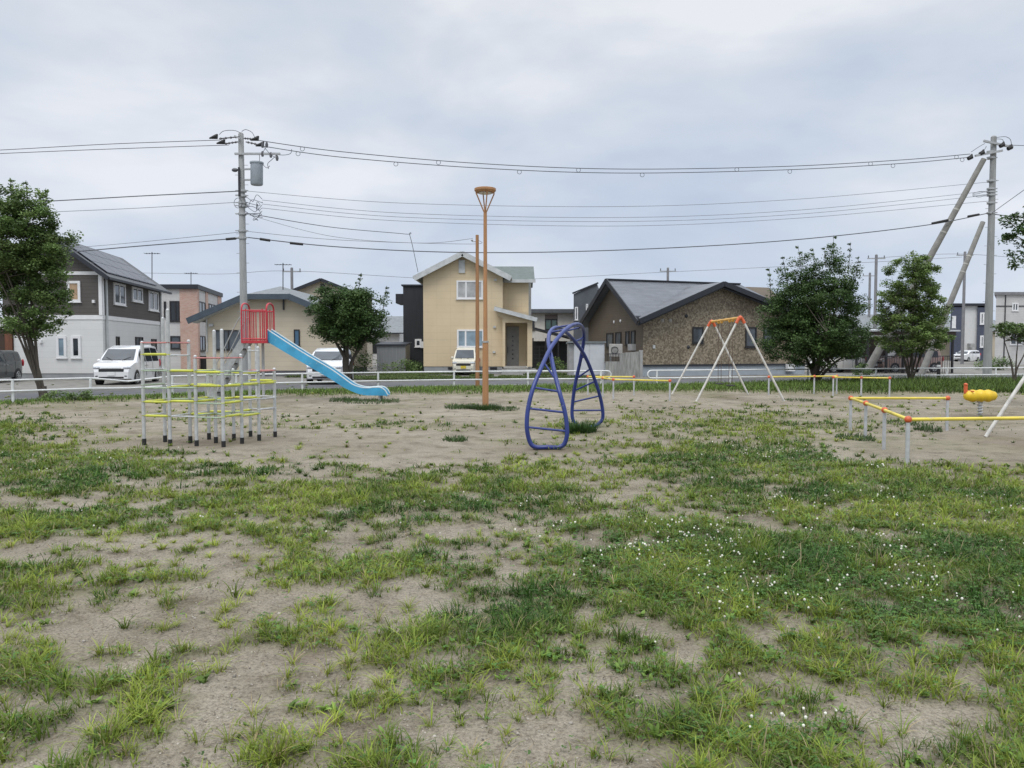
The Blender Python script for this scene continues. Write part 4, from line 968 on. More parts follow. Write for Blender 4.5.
# front gable roof
ka = (zg-ze)/sg; kb = (zg-ze)/(wg-sg)
g1 = MB().slab([F.p(-.6, -.7, ze-ka*.6+up), F.p(sg, -.7, zg+up), F.p(sg, 3.6, zg+up), F.p(-.3, -.0, ze-ka*.3+up)], .12).build('gable_roof', roof_s, t, smooth=False)
g2 = MB().slab([F.p(sg, -.7, zg+up), F.p(wg+.6, -.7, ze-kb*.6+up), F.p(wg+.6, 3.6, ze-kb*.6+up), F.p(sg, 3.6, zg+up)], .12).build('gable_roof', roof_s, t, smooth=False)
for off, hgt, zo in ((-.74, .30, -.12), (-.55, .16, -.30)):
    MB().bar(F.p(-.65, off, ze-ka*.65+up+zo), F.p(sg, off, zg+up+zo), .10, hgt).build('rake_board', darkfascia, g1, smooth=False)
    MB().bar(F.p(sg, off, zg+up+zo), F.p(wg+.65, off, ze-kb*.65+up+zo), .10, hgt).build('rake_board', darkfascia, g2, smooth=False)
MB().bar(F.p(-.62, -.7, ze-ka*.6+up-.08), F.p(-.35, 0.1, ze-.1+up-.15), .12, .12).build('gutter', darkfascia, g1, smooth=False)
window(F, 'front', 692, 327, 703, 343.5, t, blackfr, glassm, (), .09)
window(F, 'front', 745, 327, 756, 347.5, t, blackfr, glassm, (), .10)
window(F, 'front', 763, 327, 773, 347.5, t, blackfr, glassm, (), .10)
for q in ((607, 333, 613.5, 347), (616, 332, 621.5, 346), (626, 331, 629.5, 345), (631.5, 330.5, 635.5, 344.5)): window(F, 'left', *q, t, blackfr, glassm, (), .06)
for q in ((662, 320.5), (670, 320.5), (686, 316), (688, 347)): 
    a, z = F.hit('front', *q); p = F.q('front', a, .0, z); MB().ball(p, .13, 10, (1, .6, 1)).build('wall_vent', M('vent_cap', (.35, .33, .30), .5) if q[1] > 319 and q[1] < 330 else darksteel, t)
for q in ((614, 322), (620.5, 321)):
    a, z = F.hit('left', *q); MB().ball(F.q('left', a, .0, z), .11, 10, (.6, 1, 1)).build('wall_vent', whitefr, t)
rect(F, 'left', 632, 344, 636, 350.5, 0, .3).build('flue_box', concrete, t)
rect(F, 'front', 785, 364, 792, 371, .05, .3).build('meter_box', whitefr, t, smooth=False)
rect(F, 'front', 652.5, 345, 654.5, 348.5, 0, .1).build('wall_light', creamfascia, t, smooth=False)
# garden wall and AC unit, white shed
F = Frame(W(606, 360, 44.2).x, 44.2, 5, 1); w_ = F.hit('front', 642, 360)[0]; zt = F.hit('front', 630, 351.5)[1]; wl = F.hit('front', 620, 360)[0]
t = thing('garden_wall', 'weathered concrete garden wall stepping down beside the brown bungalow', 'wall', F.p(0, 0, 0))
stain = M('stained_concrete', (.30, .30, .28), .9, 0, .4, 2.2, .3, stretch=(4, 4, .6))
mb = MB(); mb.hexa([F.p(wl, 0, 0), F.p(w_, 0, 0), F.p(w_, .18, 0), F.p(wl, .18, 0)], [F.p(wl, 0, zt-.1), F.p(w_, 0, zt+.02), F.p(w_, .18, zt+.02), F.p(wl, .18, zt-.1)])
zl_ = F.hit('front', 610, 361.5)[1]; mb.fbox(F, 0, wl-.003, 0, .18, 0, zl_); mb.build('wall_face', stain, t, smooth=False)
MB().fbox(F, w_-.12, w_+.03, -.05, .22, 0, zt+.08).build('end_pier', concrete, t, smooth=False)
mb = MB()
for k in range(9): mb.fbox(F, wl*k/9, wl*k/9+.03, .06, .09, zl_, zl_+.42)
mb.fbox(F, 0, wl-.01, .05, .10, zl_+.42, zl_+.46); mb.build('metal_railing', blackfr, t, smooth=False)
p = W(616, 352, 45.2)
t = thing('air_conditioner', 'off white air conditioner unit above the stepped concrete wall', 'air conditioner', (p.x, p.y, 0))
zA = W(616, 344, 45.2).z; mb = MB(); mb.box(p.x-.38, p.x+.38, 45.2, 45.5, zA-.75, zA).build('casing', M('aged_plastic', (.42, .41, .38), .6), t, smooth=False, bevel=.02)
mb = MB(); mb.tube([(p.x-.08+.2*math.cos(a), 45.18, zA-.36+.2*math.sin(a)) for a in np.linspace(0, 6.283, 20)], .015, 6)
for k in range(6): mb.bar((p.x-.28, 45.19, zA-.56+.07*k), (p.x+.12, 45.19, zA-.56+.07*k), .01, .01)
mb.build('fan_grille', darksteel, t)
mb = MB(); [mb.box(p.x+s-.03, p.x+s+.03, 45.25, 45.45, 0, zA-.75) for s in (-.3, .3)]; mb.build('stand', galv, t)
F = Frame(W(574, 360, 46).x, 46, 0, 2); w_ = F.hit('front', 604.5, 350)[0]; zt = F.hit('front', 590, 343)[1]
t = thing('storage_shed', 'white panel storage shed behind the blue climber', 'shed', F.p(0, 0, 0))
pw_ = M('pale_panel', (.55, .57, .60), .5, 0, .08)
MB().fbox(F, 0, w_, 0, 1.6, .06, zt).build('wall', pw_, t, smooth=False)
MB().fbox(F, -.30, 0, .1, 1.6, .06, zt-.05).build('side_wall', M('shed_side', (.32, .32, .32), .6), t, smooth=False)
mb = MB(); mb.fbox(F, .06, w_*.5, -.03, 0, .12, zt-.1); mb.fbox(F, w_*.5+.02, w_-.06, -.045, 0, .12, zt-.1); mb.build('sliding_door', pw_, t, smooth=False)
MB().slab([F.p(-.36, -.12, zt+.1), F.p(w_+.08, -.12, zt+.1), F.p(w_+.08, 1.7, zt+.04), F.p(-.36, 1.7, zt+.04)], .1).build('roof', M('shed_roof', (.18, .2, .21), .5), t, smooth=False)
# dark tall building behind, white house between
F = Frame(W(573.5, 330, 63).x, 63, -8, 4)
t = thing('dark_grey_house', 'dark grey tall house behind the brown bungalow roof', 'house', F.p(0, 0, 0))
w_ = F.hit('front', 597, 310)[0]; za = F.hit('front', 574, 294)[1]; zb_ = F.hit('front', 596, 283.5)[1]
dg = M('dark_grey_cladding', (.09, .10, .115), .6, 0, .2, 1.5)
b4 = [F.p(0, 0, 0), F.p(w_, 0, 0), F.p(w_, 7, 0), F.p(0, 7, 0)]; MB().hexa(b4, [F.p(0, 0, za), F.p(w_, 0, zb_), F.p(w_, 7, zb_), F.p(0, 7, za)]).build('wall', dg, t, smooth=False)
MB().fbox(F, w_+.002, w_+2.6, .5, 7, 0, zb_-.5).build('side_volume', darkfascia, t, smooth=False)
MB().bar(F.p(-.1, -.05, za+.05), F.p(w_+.1, -.05, zb_+.05), .15, .12).build('roof_edge', darkfascia, t, smooth=False)
window(F, 'front', 575, 307, 578, 320, t, whitefr, glassm, (), .08); window(F, 'front', 586, 304, 588, 313, t, whitefr, glassm, (), .06)
F = Frame(W(527, 340, 68).x, 68, 0, 4)
w_ = F.hit('front', 573.5, 330)[0]; zt = F.hit('front', 550, 313)[1]
t = thing('flat_roof_house', 'off white house with flat dark roof seen beside the porch', 'house', F.p(0, 0, 0))
MB().fbox(F, 0, w_, 0, 7, 0, zt).build('wall', M('off_white_siding', (.66, .63, .57), .7, 0, .1), t, smooth=False)
rect(F, 'front', 545, 314.5, 557.5, 320, .0, .04).build('brown_panel', M('taupe_panel', (.22, .18, .16), .7), t, smooth=False)
MB().fbox(F, -.3, w_+.3, -.6, 7.3, zt, zt+.32).build('roof', M('dark_flat_roof', (.10, .11, .12), .5), t, smooth=False)
window(F, 'front', 545, 319, 557.5, 330, t, blackfr, glassy('green_glass', (.06, .13, .11)), (.5,), .1)
window(F, 'front', 531, 320, 534.5, 330, t, blackfr, glassd, (), .08)
F = Frame(W(533, 350, 60).x, 60, 0, 3); w_ = F.hit('front', 571, 350)[0]; zt = F.hit('front', 550, 338)[1]
t = thing('dark_carport', 'dark framed carport in the gap behind the blue climber', 'carport', F.p(0, 0, 0))
mb = MB()
for k in range(4): mb.fbox(F, w_*k/3-.05, w_*k/3+.05, 0, .1, 0, zt)
mb.build('post', blackfr, t, smooth=False)
MB().slab([F.p(-.2, -.3, zt+.9), F.p(w_+.2, -.3, zt+.05), F.p(w_+.2, 4, zt+.05), F.p(-.2, 4, zt+.9)], .12).build('roof', darkfascia, t, smooth=False)
MB().fbox(F, 0, w_, 3.8, 4, 0, zt*.92).build('back_screen', M('dark_screen', (.04, .042, .045), .7), t, smooth=False)
mb = MB(); [mb.fbox(F, 0, w_*.33, .2, .25, .3+.3*k, .34+.3*k) for k in range(6)]; mb.fbox(F, w_*.16, w_*.16+.04, .18, .27, .2, 1.9); mb.build('slat_screen', M('dark_slats', (.06, .06, .062), .7), t, smooth=False)

# --- right: apartment block, grey building, carport
F = Frame(W(955, 340, 108).x, 108, 0, 5, vskew=.60); w_ = F.hit('front', 977, 330)[0]; zt = F.hit('front', 965, 306)[1]
t = thing('navy_white_apartments', 'white and navy two storey apartment block far behind the trees', 'building', F.p(0, 0, 0))
wh = M('apartment_white', (.62, .62, .61), .6, 0, .06); nv = M('navy_cladding', (.07, .08, .12), .6, 0, .15)
x2 = F.hit('front', 988, 330)[0]
MB().fbox(F, .9, w_, 0, 9, 0, zt).build('wall', wh, t, smooth=False)
MB().fbox(F, w_+.002, x2, -.3, 9, 0, zt-.2).build('navy_bay', nv, t, smooth=False)
MB().fbox(F, -.7, .898, -.3, 9, 0, F.hit('front', 952, 307)[1]).build('navy_bay', nv, t, smooth=False)
MB().fbox(F, -1.4, x2+.3, -.5, 9.3, zt, zt+.35).build('parapet', darkfascia, t, smooth=False)
F.o.y -= .3
for q in ((980, 312.5, 986.5, 324.5), (980, 335.5, 986.5, 347.5), (952, 316, 955.5, 328)): window(F, 'front', *q, t, whitefr, glassm, (.5,), .22)
rect(F, 'front', 968.5, 343.5, 973, 347.5, -.25, .5).build('air_conditioner', concrete, t)
F = Frame(W(995, 340, 80).x, 80, 0, 10, vskew=.66); zt = F.hit('front', 1010, 295)[1]
t = thing('grey_flat_building', 'tall pale grey building at the far right edge', 'building', F.p(0, 0, 0))
w_ = 14
MB().fbox(F, 0, w_, 0, 10, 0, zt).build('wall', sid_g, t, smooth=False)
MB().fbox(F, -.2, w_+.2, -.25, 10.2, zt, zt+.3).build('parapet', M('grey_trim', (.2, .2, .21), .6), t, smooth=False)
mb = MB(); mb.qbox(F, 'front', 0, w_, 0, .05, F.hit('front', 1000, 306.6)[1], F.hit('front', 1000, 305.6)[1]); mb.qbox(F, 'front', .9, 1.0, 0, .06, 0, zt-.01); mb.build('trim_line', darksteel, t, smooth=False)
MB().slab([F.p(1.9, -1.2, zt-3.6), F.p(w_, -1.2, zt-3.2), F.p(w_, 0, zt-3.0), F.p(1.9, 0, zt-3.4)], .2).build('canopy', M('grey_trim_2', (.3, .3, .31), .6), t, smooth=False)
window(F, 'front', 1012, 303, 1018, 311, t, whitefr, glassm, (.5,), .12)
window(F, 'front', 1010, 333, 1022, 345, t, whitefr, glassm, (.5,), .12)
for x0_, Y_, lb_, wd, hp_ in ((842, 92, 'low pale house glimpsed between the two right trees', 9, 4.2), (930, 118, 'distant cream house behind the carport at right', 12, 4.5), (310, 78, 'distant pale house glimpsed right of the round tree', 9, 3.4), (215, 95, 'far beige house between brick house and bungalow', 12, 4.4)):
    F = Frame(W(x0_, 340, Y_).x, Y_, 3, wd); t = thing('distant_house', lb_, 'house', F.p(0, 0, 0), 0, 'distant low houses')
    gable(F, wd, 7, hp_, hp_+1.6, t, sid_g if Y_ < 100 else siding_b, roof_b, darkfascia, axis='u', ov=.5, fh=.2)
    MB().qbox(F, 'front', wd*.3, wd*.3+1.6, 0, .05, 1.2, 2.4).build('window', glassd, t, smooth=False)
    MB().qbox(F, 'front', wd*.65, wd*.65+1.6, 0, .05, 1.2, 2.4).build('window', glassd, t, smooth=False)
# carport on the right
F = Frame(W(856, 350, 52).x, 52, 3, 6); w_ = F.hit('front', 952, 350)[0]; zt = F.hit('front', 870, 330)[1]
t = thing('black_carport', 'black framed double carport with pale roof between the right trees', 'carport', F.p(0, 0, 0))
for px in (857, 868, 887, 904, 953):
    a = F.hit('front', px, 350)[0]; MB().fbox(F, a-.06, a+.06, 0, .12, 0, zt).build('post', blackfr, t, smooth=False)
MB().fbox(F, -.2, w_+.2, -.1, 0, zt-.35, zt-.1).build('beam', M('brown_beam', (.08, .06, .05), .6), t, smooth=False)
MB().slab([F.p(-.4, -.4, zt), F.p(w_+.3, -.4, zt), F.p(w_+.3, 5, zt+.2), F.p(-.4, 5, zt+.2)], .1).build('roof', M('pale_metal_roof', (.48, .50, .52), .4), t, smooth=False)
mb = MB(); mb.fbox(F, 0, w_, 5, 5.1, 0, zt-.4); mb.build('back_screen', M('taupe_screen', (.16, .13, .115), .8), t, smooth=False)
mb = MB()
for k in range(40): mb.fbox(F, w_*k/40, w_*k/40+.02, -.3, -.27, 0, 1.15)
mb.fbox(F, 0, w_, -.31, -.26, 1.15, 1.2); mb.build('mesh_fence', darksteel, t, smooth=False)

# ------------------------------------------------------------------ vehicles (front faces local -Y)
def car(label, loc, rz, paint, L=4.7, Wd=1.7, Ht=1.84, kind='van', plate=whitefr, hood=1.0):
    t = thing('parked_car', label, 'car', loc, rz, 'cars parked beyond the park')
    h = L/2; w = Wd/2
    if kind == 'van': tp = [(-h, .62), (-h+.10, .88), (-h+.35, 1.0*hood), (-h+.85, 1.10*hood), (-h+1.6, Ht-.17), (-h+2.3, Ht-.02), (h-1.0, Ht), (h-.35, Ht-.06), (h-.12, Ht-.5), (h, 1.0), (h, .6)]
    elif kind == 'kei': tp = [(-h, .60), (-h+.08, .90), (-h+.3, .98), (-h+.65, 1.03), (-h+1.15, Ht-.16), (-h+1.6, Ht-.03), (h-.8, Ht), (h-.25, Ht-.06), (h-.08, Ht-.5), (h, 1.0), (h, .6)]
    else: tp = [(-h, .5), (-h+.12, .70), (-h+.6, .85), (-h+1.25, .93), (-h+2.05, Ht-.10), (-h+2.6, Ht), (h-1.7, Ht-.03), (h-1.0, Ht-.25), (h-.5, 1.02), (h-.05, .98), (h, .6)]
    def wid(y, z):   # half width
        e = 1-.10*max(0, (abs(y)-(h-.45))/.45)**2*1.6
        if z > 1.0: e *= 1-.19*min(1, (z-1.0)/(max(Ht-1.0, .3)))
        return w*e
    ys_ = []; 
    for i in range(len(tp)-1):
        for k in range(3): ys_.append((tp[i][0]+(tp[i+1][0]-tp[i][0])*k/3, tp[i][1]+(tp[i+1][1]-tp[i][1])*k/3))
    ys_.append(tp[-1]); vs = []; n = 0
    belt = min(1.02, .95*hood+.07) if kind != 'sedan' else .88
    rings = []
    for y_, zt_ in ys_:
        zb_ = .24 if abs(y_) < h-.2 else .30
        bz = min(belt, zt_-.03); hz = max(zt_-.05, bz+.005)
        pr = [(wid(y_, zb_)*.97, zb_), (wid(y_, .5), (zb_+bz)/2), (wid(y_, bz)*.995, bz), (wid(y_, zt_)*.985, hz), (wid(y_, zt_)*.88, zt_)]
        rings.append([(-a, y_, z) for a, z in pr][::1]+[(a, y_, z) for a, z in pr][::-1])
    mb = MB(); 
    for r in rings: vs += r
    m_ = 10; fs = []
    for i in range(len(rings)-1):
        for k in range(m_-1): fs.append((i*m_+k, i*m_+k+1, (i+1)*m_+k+1, (i+1)*m_+k))
        fs.append((i*m_+m_-1, i*m_, (i+1)*m_, (i+1)*m_+m_-1))
    fs += [tuple(range(m_)), tuple(range((len(rings)-1)*m_, len(rings)*m_))[::-1]]
    mb.add(vs, fs); mb.build('body', paint, t, world=False)
    def topz(y_):
        for i in range(len(tp)-1):
            if tp[i][0] <= y_ <= tp[i+1][0] and tp[i+1][0] > tp[i][0]: return tp[i][1]+(tp[i+1][1]-tp[i][1])*(y_-tp[i][0])/(tp[i+1][0]-tp[i][0])
        return tp[-1][1]
    ci = 3; ya, za = tp[ci]; yb, zb2 = tp[ci+1]
    mb = MB(); g = []
    for i in range(5):
        k = .07+.86*i/4; y_ = ya+(yb-ya)*k; z = za+(zb2-za)*k; hw_ = wid(y_, z)*.84
        for x_ in (-hw_, -hw_*.5, 0, hw_*.5, hw_): g.append((x_, y_-.022, z+.022))
    mb.add(g, [(i*5+j, i*5+j+1, i*5+j+6, i*5+j+5) for i in range(4) for j in range(4)]); mb.build('windscreen', glassy('windscreen', (.05, .06, .07)), t, world=False)
    # side windows
    spans = [(ya+.55, ya+1.35), (ya+1.43, ya+2.35), (ya+2.43, h-.45)] if kind == 'van' else ([(ya+.35, ya+1.1), (ya+1.17, ya+1.9), (ya+1.97, h-.3)] if kind == 'kei' else [(ya+.55, ya+1.45), (ya+1.52, ya+2.2)])
    for s in (-1, 1):
        for a_, b_ in spans:
            g = []
            for y_ in np.linspace(a_, b_, 4):
                zt_ = topz(y_); zlo = belt+.04; zhi = zt_-.13
                if zhi < zlo+.02: zhi = zlo+.02
                def xx_(z): 
                    q = (z-belt)/max(zt_-.05-belt, .05); return wid(y_, belt)*.995*(1-q)+wid(y_, zt_)*.985*q+.008
                g += [(s*xx_(zlo), y_, zlo), (s*xx_(zhi), y_, zhi)]
            MB().add(g, [(2*i, 2*i+2, 2*i+3, 2*i+1) for i in range(3)]).build('side_window', glassd, t, world=False)
        # lamps, mirrors
        MB().ball((s*w*.74, -h+.10, .80 if kind != 'sedan' else .66), .14, 10, (1.25, .65, .55)).build('headlight', glassy('lamp', (.45, .47, .5), .1), t, world=False)
        MB().ball((s*(w+.10), ya+.45, belt+.08), .09, 8, (1, .6, 1.0)).build('mirror', paint, t, world=False)
        MB().ball((s*w*.72, -h+.02, .42), .07, 8, (1.6, .4, .7)).build('fog_lamp', blackfr, t, world=False)
        MB().ball((s*w*.9, h-.03, .95), .12, 8, (.6, .4, 1.6)).build('tail_light', redp, t, world=False)
        for y_ in (-h+.82, h-.78):
            R_ = .31 if kind != 'kei' else .27
            x0_ = s*(w-.20); x1_ = s*(w+.012)
            MB().cyl((s*(w-.01), y_, R_+.02), (s*(w+.003), y_, R_+.02), R_+.06, n=22).build('wheel_arch', blackfr, t, world=False)
            wh_ = MB().cyl((x0_, y_, R_), (x1_, y_, R_), R_, n=22).build('wheel', blackr, t, world=False)
            mb = MB(); mb.cyl((x1_, y_, R_), (x1_+s*.012, y_, R_), R_*.28, n=10)
            for k in range(6):
                a = k*math.pi/3; mb.bar((x1_+s*.004, y_, R_), (x1_+s*.004, y_+R_*.64*math.cos(a), R_+R_*.64*math.sin(a)), .05, .012, (1, 0, 0))
            mb.tube([(x1_, y_+R_*.66*math.cos(a), R_+R_*.66*math.sin(a)) for a in np.linspace(0, 6.283, 18)], .02, 5)
            mb.build('rim', galv, wh_, world=False)
    for s in (-1, 1):
        for y_ in ((spans[0][0]-.04), spans[0][1]+.04, spans[1][1]+.04):
            MB().bar((s*(wid(y_, .5)+.003), y_, .38), (s*(wid(y_, belt)*.995+.003), y_, belt), .012, .012).build('door_seam', blackfr, t, world=False)
        for y_ in (spans[0][1]-.12, spans[1][0]+.12): MB().box(s*w-.01*s-.012, s*w-.01*s+.03, y_-.09, y_+.09, .86, .885).build('door_handle', galv, t, world=False)
        MB().bar((s*w*.25, ya-.02, za+.03), (s*w*.62, ya+.16, za+.19), .015, .015).build('wiper', blackfr, t, world=False)
    gz0 = .62 if kind != 'sedan' else .48
    mb = MB(); mb.box(-w*.62, w*.62, -h-.015, -h+.05, gz0, gz0+.14); mb.build('grille', blackfr, t, world=False, bevel=.02)
    mb = MB(); mb.box(-w*.62, w*.62, -h-.012, -h+.05, .31, .40); mb.build('air_intake', blackfr, t, world=False, bevel=.02)
    MB().box(-.165, .165, -h-.035, -h-.016, .45, .615).build('number_plate', plate, t, world=False)
    MB().box(-w*.5, w*.5, -h-.02, -h+.02, gz0+.15, gz0+.175).build('chrome_bar', galv, t, world=False)
    return t
whitecar = M('white_car_paint', (.74, .75, .76), .25, 0, .04, 1, coat=.6)
cp = W(114, 388, 35.0); car('white minivan parked by the brown and white house', (cp.x-.42, 37.2, 0), math.radians(9), whitecar, 4.7, 1.72, 1.84)
cp = W(320, 386, 35.0); car('white minivan parked behind the slide under the round tree', (cp.x-.1, 37.6, 0), math.radians(5.5), whitecar, 4.6, 1.74, 1.72)
cream = M('cream_car_paint', (.66, .63, .53), .3, 0, .05, 1, coat=.5)
car('small cream van parked in front of the cream house', (W(464.5, 370, 48).x+.05, 49.2, 0), math.radians(-3), cream, 3.4, 1.46, 1.78, 'kei', M('yellow_plate', (.65, .5, .05), .5))
p = W(868, 370, 49.5); car('pearl white car with its nose out at the carport left end', (p.x, 54.3, 0), math.radians(-62), M('pearl_car_paint', (.62, .60, .56), .3, 0, .05, 1, coat=.5), 4.3, 1.7, 1.5, 'sedan')
p = W(905, 370, 54); car('dusky pink wagon standing inside the black carport', (p.x+.6, 55.0, 0), math.radians(-80), M('pink_brown_car_paint', (.32, .21, .18), .35, .1, .05, 1, coat=.5), 4.7, 1.7, 1.7, 'van')
p = W(976, 355, 100); car('white hatchback far away by the navy and white apartments', (p.x, 102, 0), math.radians(-58), whitecar, 3.9, 1.68, 1.5, 'kei')
p = W(2, 370, 36.5); car('dark grey car partly cut off by the left picture edge', (p.x-1.5, 37.6, 0), math.radians(10), M('dark_car_paint', (.035, .042, .045), .3, .2, .05, 1, coat=.5), 4.3, 1.7, 1.6, 'van')

# ------------------------------------------------------------------ trees
def leaves(name, clumps, per, size, base, parent, spread=1.0, light=0):
    """clumps: array (n,4) x y z radius"""
    cl_ = np.asarray(clumps); n = len(cl_)*per
    ci = np.repeat(np.arange(len(cl_)), per)
    dv = rng.normal(0, 1, (n, 3)); dv /= np.linalg.norm(dv, axis=1)[:, None]+1e-9
    rad = (rng.random(n)**.55)*cl_[ci, 3]*spread
    P = cl_[ci, :3]+dv*rad[:, None]*np.array([1.15, 1.15, .72])
    keepl = np.ones(n, bool)
    if light: m0 = (len(cl_)-light)*per; keepl[m0:] = rng.random(n-m0) < .22
    a = rng.normal(0, 1, (n, 3)); a[:, 2] *= .45; a /= np.linalg.norm(a, axis=1)[:, None]
    up = rng.normal(0, .55, (n, 3))+np.array([0, 0, 1.]); b = np.cross(a, up); b /= np.linalg.norm(b, axis=1)[:, None]+1e-9
    nn = np.cross(a, b); s = size*rng.uniform(.6, 1.3, n)[:, None]
    V = np.stack([P-a*s*.5, P+b*s*.27-nn*s*.05, P+a*s*.5-nn*s*.12, P-b*s*.27-nn*s*.05], 1)[keepl].reshape(-1, 3)
    tone = np.repeat(rng.uniform(.62, 1.35, (len(cl_), 1)), per, 0)*rng.uniform(.75, 1.25, (n, 1))
    yl = np.repeat(rng.uniform(0, 1, (len(cl_), 1)), per, 0)*.5+rng.random((n, 1))*.3
    c = (np.array(base[0])*(1-yl)+np.array(base[1])*yl)*tone; c = c[keepl]; n = len(c)
    r = parent
    V = V-np.array(r.location)
    o = np_mesh(name, V, np.arange(n*4), np.full(n, 4), leafmat, np.repeat(c, 4, 0)); o.parent = parent; return o
def tree(label, base, blobs, stems, nclump, per, lsize, col, cr=.32, r0=.11, seed=1, sprigs=(), fork=.25, edge=.35):
    """blobs: (dx, dy, z, rx, ry, rz) crown lobes; stems: count of leaders"""
    R = random.Random(seed); t = thing('broadleaf_tree', label, 'tree', base, 0, 'park trees')
    bx, by = base[0], base[1]
    cl_ = []
    vol = [b[3]*b[4]*b[5] for b in blobs]
    while len(cl_) < nclump:
        b = R.choices(blobs, vol)[0]; v = Vector((R.gauss(0, 1), R.gauss(0, 1), R.gauss(0, 1))).normalized(); q = R.random()**edge
        cl_.append((bx+b[0]+v.x*b[3]*q, by+b[1]+v.y*b[4]*q, b[2]+v.z*b[5]*q, cr*R.uniform(.6, 1.25)))
    small = []; sh = []
    for s in sprigs:   # thin shoots sticking out of the crown
        sh.append(s)
        for k in range(5): u = k/4; small.append((bx+s[0]+(s[3]-s[0])*u+R.uniform(-.07, .07), by+s[1], s[2]+(s[4]-s[2])*u, .20-.03*k))
    mb = MB(); mb.tube([(bx, by, -.05), (bx, by, .12), (bx+.01, by, .45)], [r0*2.2, r0*1.7, r0*1.1], 10); zmin = min(b[2]-b[5] for b in blobs); ends = []
    for k in range(stems):
        c = R.choice(cl_[:max(10, nclump)]); tgt = Vector(c[:3])
        ax = 2*math.pi*k/stems+R.uniform(-.4, .4); st = Vector((bx+.06*math.cos(ax), by+.06*math.sin(ax), -.05))
        m1 = Vector((bx, by, 0)).lerp(tgt, .12); m1.z = fork*tgt.z; m1 = m1+Vector((R.uniform(-.08, .08), R.uniform(-.08, .08), 0))
        m2 = Vector((bx, by, 0)).lerp(tgt, .5); m2.z = tgt.z*.62
        path = spline([st, m1, m2, tgt], 6); n = len(path)
        mb.tube(path, [r0*(1-.88*i/(n-1))*(1.25 if i == 0 else 1)*(.85+.3*R.random()) for i in range(n)], 8)
        ends.append(path)
    for k in range(min(len(cl_), 70)):
        c = cl_[(k*7) % len(cl_)]; tgt = Vector(c[:3]); path = R.choice(ends); cand = [p for p in path if p.z < tgt.z and p.z > zmin*.6]
        if not cand: continue
        p = min(cand, key=lambda q: (q-tgt).length)
        mb.tube(spline([p, p.lerp(tgt, .5)+Vector((0, 0, -.05)), tgt], 3), [r0*.30, r0*.25, r0*.2, r0*.16, r0*.13, r0*.1, r0*.06], 5)
    for s in sh: mb.tube([(bx+s[0], by+s[1], s[2]-.3), (bx+s[3], by+s[1], s[4]+.1)], [.018, .006], 5)
    mb.build('trunk', bark, t)
    leaves('crown', cl_+[c for c in small for _ in (0,)], per, lsize, col, t, light=len(small))
    return t
DK = ((.050, .10, .034), (.11, .17, .05)); MD = ((.095, .165, .05), (.21, .28, .095)); LT = ((.115, .19, .05), (.235, .31, .10))
b = G(44, 400); Y = b.y; sc1 = Y/FPX
def blob(px, py, rx, ry, b, dy=0.0, depth=None):
    c = W(px, py, b.y); return (c.x-b.x, dy, c.z, rx*b.y/FPX, (depth or rx)*b.y/FPX, ry*b.y/FPX)
tree('tall multi stemmed tree at far left in front of the fence', b, [blob(28, 240, 40, 38, b), blob(22, 210, 24, 26, b), blob(51, 265, 19, 38, b), blob(8, 280, 30, 38, b, .3), blob(46, 300, 24, 30, b), blob(26, 324, 30, 14, b), blob(-10, 250, 30, 50, b)], 7, 430, 150, .095, MD, .28, .068, 3,
     [(W(10, 195, Y).x-b.x, .1, W(0, 200, Y).z, W(8, 180, Y).x-b.x, W(0, 180, Y).z), (W(30, 200, Y).x-b.x, -.1, W(0, 203, Y).z, W(28, 184, Y).x-b.x, W(0, 184, Y).z), (W(42, 205, Y).x-b.x, .2, W(0, 205, Y).z, W(42, 190, Y).x-b.x, W(0, 190, Y).z)], .18)
b = W(347, 384, 31.6); b.z = 0
tree('round dark leafed tree beside the lower end of the slide', b, [blob(347, 316, 37, 30, b), blob(334, 308, 26, 22, b), blob(362, 312, 26, 26, b), blob(350, 330, 36, 18, b), blob(322, 316, 14, 12, b)], 6, 330, 150, .10, DK, .32, .11, 5,
     [(W(356, 290, b.y).x-b.x, .1, W(0, 292, b.y).z, W(361, 275, b.y).x-b.x, W(0, 275, b.y).z), (W(382, 300, b.y).x-b.x, .1, W(0, 305, b.y).z, W(386, 288, b.y).x-b.x, W(0, 288, b.y).z)], .35)
b = W(814, 384, 35.6); b.z = 0
def spr(pxs): return [(W(a, 300, b.y).x-b.x, random.uniform(-.4, .4), W(0, y_, b.y).z, W(a2, 300, b.y).x-b.x, W(0, y2, b.y).z) for a, y_, a2, y2 in pxs]
tree('big dark tree with ragged top right of the swing', b, [blob(815, 308, 42, 40, b), blob(793, 302, 22, 34, b), blob(832, 285, 18, 34, b), blob(852, 295, 14, 34, b), blob(808, 338, 48, 28, b), blob(830, 348, 34, 16, b), blob(776, 318, 15, 28, b), blob(848, 335, 22, 18, b), blob(812, 274, 10, 22, b), blob(798, 272, 13, 20, b), blob(831, 266, 12, 20, b), blob(850, 275, 8, 20, b), blob(783, 285, 10, 18, b)], 7, 680, 140, .10, DK, .36, .12, 8,
     spr([(832, 265, 831, 238), (845, 268, 847, 245), (803, 270, 798, 247), (812, 270, 809, 251), (788, 280, 782, 258), (770, 290, 768, 270), (822, 262, 820, 250), (855, 275, 858, 258)]), .2)
b = W(911, 384, 36.3); b.z = 0
tree('pale green bushy tree in front of the black carport', b, [blob(912, 285, 26, 30, b), blob(900, 305, 24, 26, b), blob(928, 305, 18, 30, b), blob(912, 335, 36, 20, b), blob(930, 322, 18, 18, b), blob(888, 322, 16, 14, b), blob(915, 268, 14, 14, b)], 9, 380, 140, .095, LT, .27, .055, 12, (), .15)
b = Vector((W(1072, 380, 21).x, 21, 0))
